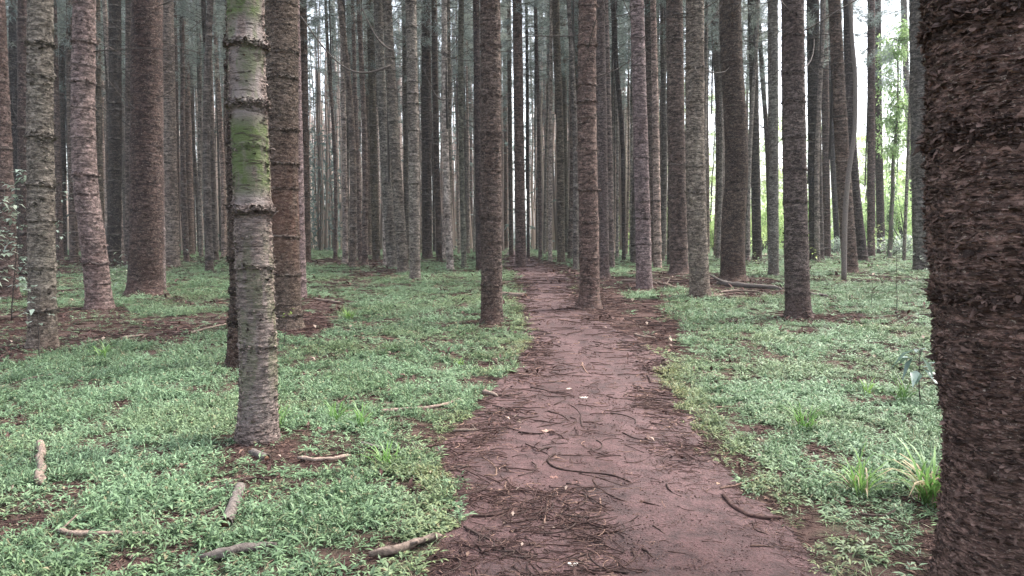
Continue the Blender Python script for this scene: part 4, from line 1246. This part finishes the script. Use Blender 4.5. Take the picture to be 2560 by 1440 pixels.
# twigs on the path: the larger curved ones, each its own thing
TW = [
 ([(1390, 1145), (1372, 1160), (1390, 1180), (1440, 1190), (1520, 1197), (1575, 1215)], 8, 'longest curved twig on the path, hooked at its end, beside the brown curled leaf', TWIG),
 ([(1490, 1200), (1485, 1218), (1520, 1245), (1560, 1262)], 7, 'hooked twig just below the longest one', TWIG),
 ([(1445, 1195), (1520, 1215), (1575, 1232)], 5, 'thin twig running alongside the longest one', TWIG),
 ([(1555, 1092), (1590, 1107), (1635, 1113)], 5, 'lone dark twig on the smooth side of the path', TWIG),
 ([(1295, 1092), (1320, 1094), (1355, 1093)], 7, 'dark twig ending at the pale brown leaf', TWIG),
 ([(1345, 1138), (1362, 1130), (1392, 1125)], 8, 'stout dark twig below the pale brown leaf', LOGD),
 ([(1360, 1322), (1370, 1275), (1395, 1235), (1410, 1228)], 6, 'upright arc shaped twig in the tangle of twigs', TWIGP),
 ([(1270, 1248), (1265, 1215), (1282, 1205)], 7, 'small hooked twig near the leaves of the left verge', TWIGP),
 ([(1180, 1304), (1230, 1300), (1270, 1285), (1275, 1265)], 8, 'curved branchlet ending in a hook, beside the leafy verge', TWIG),
 ([(1270, 1190), (1255, 1170), (1225, 1165)], 6, 'short bowed twig above the hooked branchlet', TWIG),
 ([(1210, 1200), (1235, 1202), (1242, 1188), (1230, 1165), (1205, 1150)], 7, 'pale tipped curled twig in the twig tangle', TWIGP),
 ([(1303, 1290), (1305, 1270), (1318, 1258)], 6, 'small upright curl of twig above the path tangle', TWIG),
 ([(1280, 1318), (1340, 1308), (1385, 1310)], 8, 'straight dark twig across the tangle', TWIG),
 ([(1425, 1322), (1430, 1300), (1460, 1292), (1510, 1290)], 6, 'pale arching twig in the middle of the tangle', TWIGP),
 ([(1500, 1255), (1498, 1290), (1470, 1312), (1440, 1318)], 6, 'twig shaped like a fish hook, bright along its top', TWIGP),
 ([(1470, 1330), (1530, 1328), (1580, 1310), (1600, 1295)], 7, 'long twig swept upwards at its end', TWIG),
 ([(1490, 1345), (1550, 1335), (1605, 1318)], 6, 'low twig below the upswept one', TWIG),
 ([(1632, 1322), (1660, 1345), (1680, 1368)], 6, 'dark curved twig alone at the edge of the tangle', TWIG),
 ([(1605, 1380), (1620, 1390), (1633, 1402)], 9, 'stubby dark twig on the smooth earth near the bottom', TWIG),
 ([(1670, 1388), (1720, 1396), (1758, 1412)], 6, 'branched dark twig low on the smooth earth', TWIG),
 ([(1582, 1382), (1588, 1405), (1560, 1425), (1520, 1440)], 8, 'long curved twig at the bottom edge, open like a bow', TWIG),
 ([(1418, 1408), (1450, 1400), (1495, 1388)], 8, 'thick dark straight twig above the white leaf', LOGD),
 ([(1465, 1415), (1500, 1395), (1560, 1392)], 6, 'twig with raised bend right of the white leaf', TWIG),
 ([(1160, 1330), (1200, 1352), (1240, 1370)], 9, 'black root like twig slanting down from the leafy verge', LOGD),
 ([(1205, 1335), (1200, 1370), (1220, 1415), (1230, 1428)], 6, 'dark twig curving down beside the black root like one', TWIG),
 ([(1240, 1360), (1258, 1385), (1268, 1402)], 8, 'stout slanted twig left of the tangle', LOGD),
 ([(1270, 1432), (1295, 1420), (1330, 1416)], 7, 'bowed twig at the very bottom of the path', TWIG),
 ([(1290, 1434), (1320, 1430), (1348, 1422)], 6, 'flat dark twig at the bottom beside the bowed one', TWIG),
 ([(1665, 1220), (1680, 1238), (1710, 1252)], 6, 'forked dark twig alone on the smooth earth', TWIG),
 ([(1690, 1275), (1720, 1285), (1750, 1288)], 6, 'pair like dark twig right of the upswept one', TWIG),
 ([(1730, 1178), (1755, 1182), (1778, 1186)], 5, 'thin dark twig close to the right verge', TWIG),
 ([(1880, 1310), (1895, 1335), (1925, 1345)], 7, 'short dark curved twig at the right verge', TWIG),
 ([(1875, 1372), (1905, 1370), (1935, 1373)], 6, 'reddish straight twig at the right verge near the bottom', TWIGP),
 ([(1525, 1235), (1560, 1233), (1600, 1228)], 5, 'fine pale twig at the tip of the longest twig', TWIGP),
 ([(1600, 1262), (1620, 1268), (1652, 1276)], 7, 'ragged dark twig right of the hooked one', TWIG),
 ([(1665, 1280), (1655, 1258), (1680, 1248)], 4, 'tiny curled twig on the smooth earth', TWIGP),
 ([(1558, 998), (1580, 985), (1605, 984)], 5, 'small arched twig on the narrow part of the path', TWIG),
 ([(1625, 958), (1640, 930), (1670, 930)], 6, 'dark hook shaped twig against the right verge', TWIG),
 ([(1600, 984), (1640, 990), (1680, 996)], 5, 'long thin twig pointing at the right verge', TWIG),
 ([(1455, 910), (1462, 925), (1470, 938)], 5, 'slanting reddish twig in the middle of the path', TWIGP),
 ([(1455, 1077), (1440, 1030), (1400, 1005)], 4, 'fine bowed twig left of the smooth strip', TWIG),
 ([(1340, 1240), (1322, 1225), (1318, 1215)], 4, 'tiny bent twig beside the hooked branchlet', TWIGP),
 ([(1290, 1060), (1330, 1052), (1350, 1048)], 6, 'dark twig above the pale brown leaf', TWIG),
 ([(1365, 1035), (1400, 1045), (1420, 1060)], 5, 'thin dark twig pointing down the path', TWIG),
 ([(1385, 1018), (1412, 1005), (1402, 990)], 5, 'hook shaped thin twig on the littered side', TWIG),
]
for pts, wpx, lab, mt in TW:
    stick('twig', pts, wpx * .82, lab, TWIGN if mt is TWIG else mt, 'twig', .55, 1.6, 7)

def flat_leaf(px, py, wpx, label, col, seed, lobes=5):
    c, t = wpt(px, py)
    r = wpx * t / F / 2
    rr = np.random.default_rng(seed)
    n = 22
    th = np.linspace(0, 2 * pi, n, endpoint=False)
    rad = r * (.75 + .35 * np.abs(np.sin(th * lobes / 2 + rr.uniform(0, 3))) * rr.uniform(.6, 1.2, n))
    V = [np.array([0, 0, .008])]
    V += [np.array([cos(a) * q, sin(a) * q * .8, .006 + r * .35 * rr.random()]) for a, q in zip(th, rad)]
    V = np.array(V); V2 = V - np.array([0, 0, .0015])
    T = [(0, 1 + k, 1 + (k + 1) % n) for k in range(n)]
    T2 = [(n + 1, n + 2 + (k + 1) % n, n + 2 + k) for k in range(n)]
    b = Bag(); b.add(np.concatenate([V, V2]), T + T2, (), .5)
    m = M('fallen_leaf_tissue', .7); m.col(m.mix(m.noise(m.map(m.obj(), (60, 60, 60))), tuple(q * .7 for q in col), col))
    o = obj('fallen_leaf', b.mesh('fallen_leaf'), m.m, None, (c[0], c[1], c[2] + .008))
    tag(o, label, 'leaf')
flat_leaf(1367, 1088, 27, 'pale brown lobed dead leaf on the path', (.36, .23, .18), 1)
flat_leaf(1433, 1420, 28, 'white torn leaf at the bottom of the path', (.80, .76, .68), 2, 3)
flat_leaf(1386, 1410, 22, 'brown crumpled leaf just beside the white torn leaf', (.20, .11, .09), 3)
flat_leaf(1385, 1204, 22, 'red brown curled leaf inside the bend of the longest twig', (.22, .12, .10), 4)
flat_leaf(1440, 1220, 24, 'flat brown leaf below the longest twig', (.26, .14, .11), 5, 3)
flat_leaf(1460, 1000, 20, 'whitish sliver of leaf farther up the path', (.62, .55, .48), 6, 2)
flat_leaf(1423, 976, 16, 'small pale leaf higher up the path', (.50, .40, .34), 7, 3)
flat_leaf(1335, 1042, 18, 'brown leaf on the littered side above the pale lobed one', (.26, .16, .13), 8)
flat_leaf(1787, 1218, 22, 'pale orange leaf at the edge of the right verge', (.46, .30, .20), 9, 4)
flat_leaf(1955, 976, 18, 'white leaf scrap lying on the grass right of the path', (.60, .58, .50), 10, 2)
flat_leaf(1230, 1378, 14, 'cream bark scrap beside the black root like twig', (.55, .42, .34), 11, 3)

# ------------------------------------------------------------------ scattered instances: ground-cover tufts and litter
def instancer(name, pts, rot, scl, idx, extra, sources, label, kindname):
    me = mk(name, pts, []) if False else bpy.data.meshes.new(name)
    me.vertices.add(len(pts)); me.vertices.foreach_set('co', np.asarray(pts, np.float32).ravel())
    for k, v, ty in [('rot', rot, 'FLOAT_VECTOR'), ('scl', scl, 'FLOAT_VECTOR')]:
        a = me.attributes.new(k, ty, 'POINT'); a.data.foreach_set('vector', np.asarray(v, np.float32).ravel())
    a = me.attributes.new('idx', 'INT', 'POINT'); a.data.foreach_set('value', np.asarray(idx, np.int32))
    for k, v in extra.items():
        a = me.attributes.new(k, 'FLOAT', 'POINT'); a.data.foreach_set('value', np.asarray(v, np.float32))
    coll = bpy.data.collections.new(name + '_kinds')
    for s in sources:
        so_ = bpy.data.objects.new(name, s); coll.objects.link(so_); tag(so_, label, None, None, 'stuff')
    o = bpy.data.objects.new(name, me); COL.objects.link(o)
    tag(o, label, None, None, 'stuff')
    ng = bpy.data.node_groups.new(name + '_scatter', 'GeometryNodeTree')
    ng.interface.new_socket('Geometry', in_out='INPUT', socket_type='NodeSocketGeometry')
    ng.interface.new_socket('Geometry', in_out='OUTPUT', socket_type='NodeSocketGeometry')
    gi, go = ng.nodes.new('NodeGroupInput'), ng.nodes.new('NodeGroupOutput')
    ip = ng.nodes.new('GeometryNodeInstanceOnPoints'); ci = ng.nodes.new('GeometryNodeCollectionInfo')
    ci.inputs['Collection'].default_value = coll
    ci.inputs['Separate Children'].default_value = True
    ci.inputs['Reset Children'].default_value = True
    def na(nm, ty):
        q = ng.nodes.new('GeometryNodeInputNamedAttribute'); q.data_type = ty; q.inputs['Name'].default_value = nm
        return q.outputs['Attribute']
    er = ng.nodes.new('FunctionNodeEulerToRotation')
    L_ = ng.links.new
    L_(gi.outputs[0], ip.inputs['Points']); L_(ci.outputs[0], ip.inputs['Instance'])
    ip.inputs['Pick Instance'].default_value = True
    L_(na('idx', 'INT'), ip.inputs['Instance Index'])
    L_(na('rot', 'FLOAT_VECTOR'), er.inputs[0]); L_(er.outputs[0], ip.inputs['Rotation'])
    L_(na('scl', 'FLOAT_VECTOR'), ip.inputs['Scale'])
    L_(ip.outputs[0], go.inputs[0])
    md = o.modifiers.new('scatter', 'NODES'); md.node_group = ng
    return o

def tuft(seed, n=22, L=.05, W=.013, rad=.05, h=.05):
    rr = np.random.default_rng(seed)
    b = Bag()
    ns = max(3, n // 4)
    for k in range(ns):
        az = rr.uniform(0, 6.28); rd = rad * math.sqrt(rr.random()); hh = h * rr.uniform(.4, 1.25)
        foot = np.array([cos(az) * rd * .4, sin(az) * rd * .4, 0])
        tipp = np.array([cos(az) * rd * 1.3, sin(az) * rd * 1.3, hh])
        m = 4 + rr.integers(0, 3)
        q = np.linspace(.3, 1, m)
        B = foot + (tipp - foot) * q[:, None]
        a = az + np.where(np.arange(m) % 2 == 0, 1, -1) * rr.uniform(.5, 1.3, m)
        a[-1] = az
        leaves(b, B, a, rr.normal(.35, .35, m), L * rr.uniform(.6, 1.2, m), W * rr.uniform(.7, 1.25, m), .5, .18, np.clip(rr.random(m) * .8 + rr.random() * .2, 0, 1))
        s = np.linspace(foot, tipp, 3)
        tube(b, s, [.0012, .001, .0008], 3, .3, False)
    me = b.mesh('grass'); me.materials.append(GRASS)
    return me
TUFT = [tuft(900 + i, 22, R.uniform(.036, .052), R.uniform(.008, .012), .055, R.uniform(.04, .07)) for i in range(7)]
def thin_tuft(seed):
    rr = np.random.default_rng(seed); b = Bag(); k = 12
    blades(b, np.stack([rr.normal(0, .02, k), rr.normal(0, .02, k), np.zeros(k)], -1), rr.uniform(0, 6.28, k), rr.uniform(.6, 1.4, k), .11 * rr.uniform(.5, 1.2, k), .0045 * rr.uniform(.7, 1.3, k), 1.2, rr.random(k), 4)
    me = b.mesh('grass'); me.materials.append(GRASS); return me
TUFT += [thin_tuft(950 + i) for i in range(3)]
TUFT += [tuft(970, 14, .066, .018, .06, .06), tuft(971, 14, .06, .014, .06, .08)]

def sample(nmax, dens0, d0, dmin, dmax, ulim=.80, p=2.0):
    """points whose density falls with distance; returns x, y, scale"""
    # radial pdf proportional to dens(d)*d
    d = np.geomspace(dmin, dmax, 400)
    s = np.clip(d / d0, 1, None) ** (p / 2)
    den = dens0 / s ** 2
    wdt = 2 * ulim * d + 3.0
    cum = np.concatenate([[0], np.cumsum(.5 * (den[1:] * wdt[1:] + den[:-1] * wdt[:-1]) * np.diff(d))])
    n = int(min(nmax, cum[-1]))
    y = np.interp(rng.random(n) * cum[-1], cum, d)
    x = (rng.random(n) * 2 - 1) * (ulim * y + 1.5)
    return x, y, np.clip(y / d0, 1, None)

x, y, s = sample(190000, 520, 6.5, .6, 95)
g = grass_density(x, y)
keep = rng.random(len(x)) < g
for tx, ty, tr in TREEPOS:
    q = np.sqrt((x - tx) ** 2 + (y - ty) ** 2) - tr
    keep &= (q > 0) & ((q > .22) | (rng.random(len(x)) < .35))
for lx, ly, lr in LOGS:
    keep &= ((x - lx) ** 2 + ((y - ly) * .75) ** 2) > (lr + .015) ** 2
x, y, s, g = x[keep], y[keep], s[keep], g[keep]
n = len(x)
print('grass tufts', n)
sd = path_sd(x, y)
yel = np.clip(1 + sd / .45, 0, 1) * np.where(x > 0.2, .9, .75) * np.where(y > 2.5, 1, .35) * (noise(x * 1.5, y * 1.5, 0, 66) > .3)
yel = np.clip(yel * .8 + .25 * np.clip((fbm(x * .8, y * .8, 0, 91, 2) - .55) * 6, 0, 1), 0, 1)
sx = (s ** .62) * rng.uniform(.7, 1.3, n)
hv = .75 + .6 * fbm(x * .9, y * .9, 0, 55, 2)
sc = np.stack([sx, sx, (s ** .28) * rng.uniform(.7, 1.3, n) * hv * np.clip(g * 1.4, .5, 1)], -1)
rot = np.stack([rng.normal(0, .12, n), rng.normal(0, .12, n), rng.uniform(0, 6.28, n)], -1)
q = rng.random(n)
idx = np.where(q < .72, rng.integers(0, 7, n), np.where(q < .88, 7 + rng.integers(0, 3, n), 10 + rng.integers(0, 2, n)))
instancer('grass', np.stack([x, y, height(x, y) - .003], -1), rot, sc, idx, {'yel': yel}, TUFT, 'low green leafy ground cover and short grass between the trees', 'grass')

def litter_twig(seed, L, r, mat):
    rr = np.random.default_rng(seed); b = Bag()
    for k in range(3 if L < .1 else 1):
        n = 9
        q = np.linspace(-.5, .5, n)
        cv = rr.normal(0, .8)
        a = cv * q * 2 + rr.uniform(0, 3.1) * (1 if L < .1 else 0)
        st = np.stack([np.cos(a), np.sin(a), np.zeros(n)], -1) * (L / n)
        P = np.cumsum(st, axis=0); P -= P.mean(0)
        if L < .1: P[:, :2] += rr.normal(0, .05, 2)
        P[:, 2] = r * .6 + np.abs(np.cumsum(rr.normal(0, r * .5, n)))
        tube(b, P, r * np.linspace(1, .6, n), 5, rr.random(), True)
    me = b.mesh('twig_litter'); me.materials.append(mat); return me
LIT = [litter_twig(1, .05, .0014, TWIG), litter_twig(2, .07, .0016, TWIG), litter_twig(3, .06, .0013, TWIGP), litter_twig(4, .14, .0026, TWIG), litter_twig(5, .18, .0032, TWIG),
       litter_twig(6, .13, .0022, TWIGP), litter_twig(7, .24, .0038, TWIG), litter_twig(8, .20, .003, TWIG), litter_twig(9, .16, .0022, TWIGP), litter_twig(10, .30, .0042, LOGD)]
def dead_leaf(seed, mat):
    rr = np.random.default_rng(seed); b = Bag(); k = 3
    leaves(b, rr.normal(0, .03, (k, 3)) * np.array([1, 1, .1]) + np.array([0, 0, .006]), rr.uniform(0, 6.28, k), rr.normal(.15, .25, k), .07 * rr.uniform(.5, 1.1, k), .022 * rr.uniform(.6, 1.3, k), .1, .3)
    me = b.mesh('leaf_litter'); me.materials.append(mat); return me
LIT += [dead_leaf(20, TWIGP), dead_leaf(21, LOGP), dead_leaf(22, TWIG)]

x, y, s = sample(150000, 980, 4.2, .7, 60)
px_ = CX + F * x / y
sd = path_sd(x, y)
wid = .5 * (np.interp(y, PRg[:, 1], PRg[:, 0]) - np.interp(y, PLg[:, 1], PLg[:, 0]))
mid = .5 * (np.interp(y, PRg[:, 1], PRg[:, 0]) + np.interp(y, PLg[:, 1], PLg[:, 0]))
lat = np.clip((x - mid) / np.maximum(wid, .2), -1.4, 1.4)
on = sd > 0
cl = fbm(x * 2.3, y * 2.3, 0, 101, 3)
# littered left half, the trodden smooth strip right of the middle
side = np.where(lat < -.02, 1.05, np.where(lat > .8, .6, .06))
side = np.where((y > 4.5), np.where(np.abs(lat) > .55, .9, .18), side)
pd = side * np.clip((cl - .27) * 3.5, .2, 1)
g = grass_density(x, y)
od = np.clip(1.1 - g * 1.6, .22, 1) * .8 * np.clip((cl - .25) * 4, .2, 1)
prob = np.where(on, pd * .9, od)
keep = rng.random(len(x)) < prob
x, y, s, on, lat = x[keep], y[keep], s[keep], on[keep], lat[keep]
ex, ey = [], []
for tx, ty, tr in TREEPOS:                       # shed bark and twigs pile up round each foot
    k = 90 if ty < 25 else 40
    a = rng.uniform(0, 6.28, k); q = tr + np.abs(rng.normal(0, .22, k)) + .02
    ex.append(tx + np.cos(a) * q); ey.append(ty + np.sin(a) * q)
ex = np.concatenate(ex); ey = np.concatenate(ey)
x = np.concatenate([x, ex]); y = np.concatenate([y, ey]); s = np.concatenate([s, np.clip(ey / 7, 1, None)])
on = np.concatenate([on, path_sd(ex, ey) > 0]); lat = np.concatenate([lat, np.zeros(len(ex))])
n = len(x); print('litter', n)
idx = rng.choice(13, n, p=np.array([8, 8, 4, 10, 9, 4, 5.5, 6, 3, 1.6, .8, .35, 1.6]) / 61.85)
smooth_zone = on & (lat > .05) & (y < 5)
idx = np.where(smooth_zone & (idx > 3), rng.integers(0, 4, n), idx)
ss = (s ** .75) * rng.uniform(.6, 1.25, n)
# twigs lie more often across the slope of feet than along it
rz = rng.uniform(0, 6.28, n)
rot = np.stack([rng.normal(0, .05, n), rng.normal(0, .05, n), rz], -1)
zz = height(x, y) + np.where(on, .016, .004) + rng.random(n) * .006
instancer('twig_litter', np.stack([x, y, zz], -1), rot, np.stack([ss, ss, ss], -1), idx, {}, LIT, 'fallen twigs, needles and leaf scraps strewn over the red earth', 'litter')
def crumb(seed, mat):
    rr = np.random.default_rng(seed); b = Bag()
    ph = (1 + 5 ** .5) / 2
    for k in range(4):
        V = np.array([(-1, ph, 0), (1, ph, 0), (-1, -ph, 0), (1, -ph, 0), (0, -1, ph), (0, 1, ph), (0, -1, -ph), (0, 1, -ph), (ph, 0, -1), (ph, 0, 1), (-ph, 0, -1), (-ph, 0, 1)], float)
        V *= .0022 * rr.uniform(.4, 1.1) * rr.uniform(.6, 1.3, (12, 3)) * np.array([1, 1, .7])
        T = [(0, 11, 5), (0, 5, 1), (0, 1, 7), (0, 7, 10), (0, 10, 11), (1, 5, 9), (5, 11, 4), (11, 10, 2), (10, 7, 6), (7, 1, 8), (3, 9, 4), (3, 4, 2), (3, 2, 6), (3, 6, 8), (3, 8, 9), (4, 9, 5), (2, 4, 11), (6, 2, 10), (8, 6, 7), (9, 8, 1)]
        V += np.append(rr.normal(0, .02, 2), .001)
        b.add(V, T, (), rr.random())
    me = b.mesh('soil_crumbs', None, False); me.materials.append(mat); return me
CR = [crumb(1, TWIG), crumb(2, PATH), crumb(3, PATH), crumb(4, TWIGP), crumb(5, LOGD)]
x, y, s = sample(60000, 2600, 3.2, .8, 40)
keep = ((path_sd(x, y) > -.15) | (rng.random(len(x)) < .08)) & (rng.random(len(x)) < np.clip(fbm(x * 3, y * 3, 0, 61, 2) * 2 - .5, .15, 1))
x, y, s = x[keep], y[keep], s[keep]; n = len(x); print('crumbs', n)
ss = s ** .6 * rng.uniform(.4, 1.4, n)
instancer('soil_crumbs', np.stack([x, y, height(x, y) + .014 * (path_sd(x, y) > .03) + .002], -1), np.stack([np.zeros(n), np.zeros(n), rng.uniform(0, 6.28, n)], -1),
          np.stack([ss, ss, ss], -1), rng.choice(5, n, p=[.2, .32, .26, .12, .10]), {}, CR, 'grit and crumbs of bark on the red earth path', 'grit')
print('things', sum(1 for o in S.objects if o.parent is None), 'objects', len(S.objects))

# ------------------------------------------------------------------ the humid air between the trees
hb = Bag()
X0, X1, Y0, Y1, Z0, Z1 = -640, 640, -18, 640, -1.2, 32
hb.add([(X0, Y0, Z0), (X1, Y0, Z0), (X1, Y1, Z0), (X0, Y1, Z0), (X0, Y0, Z1), (X1, Y0, Z1), (X1, Y1, Z1), (X0, Y1, Z1)], (),
       [(0, 3, 2, 1), (4, 5, 6, 7), (0, 1, 5, 4), (1, 2, 6, 5), (2, 3, 7, 6), (3, 0, 4, 7)])
hm = bpy.data.materials.new('humid_air'); hm.use_nodes = True
hm.node_tree.nodes.clear()
ho = hm.node_tree.nodes.new('ShaderNodeOutputMaterial'); hv = hm.node_tree.nodes.new('ShaderNodeVolumePrincipled')
hv.inputs['Color'].default_value = (.80, .88, .95, 1)
hv.inputs['Density'].default_value = .00045
hm.node_tree.links.new(hv.outputs[0], ho.inputs['Volume'])
hz = obj('haze', hb.mesh('haze', None, False), hm)
tag(hz, 'thin bluish air between the far trunks', None, None, 'stuff')
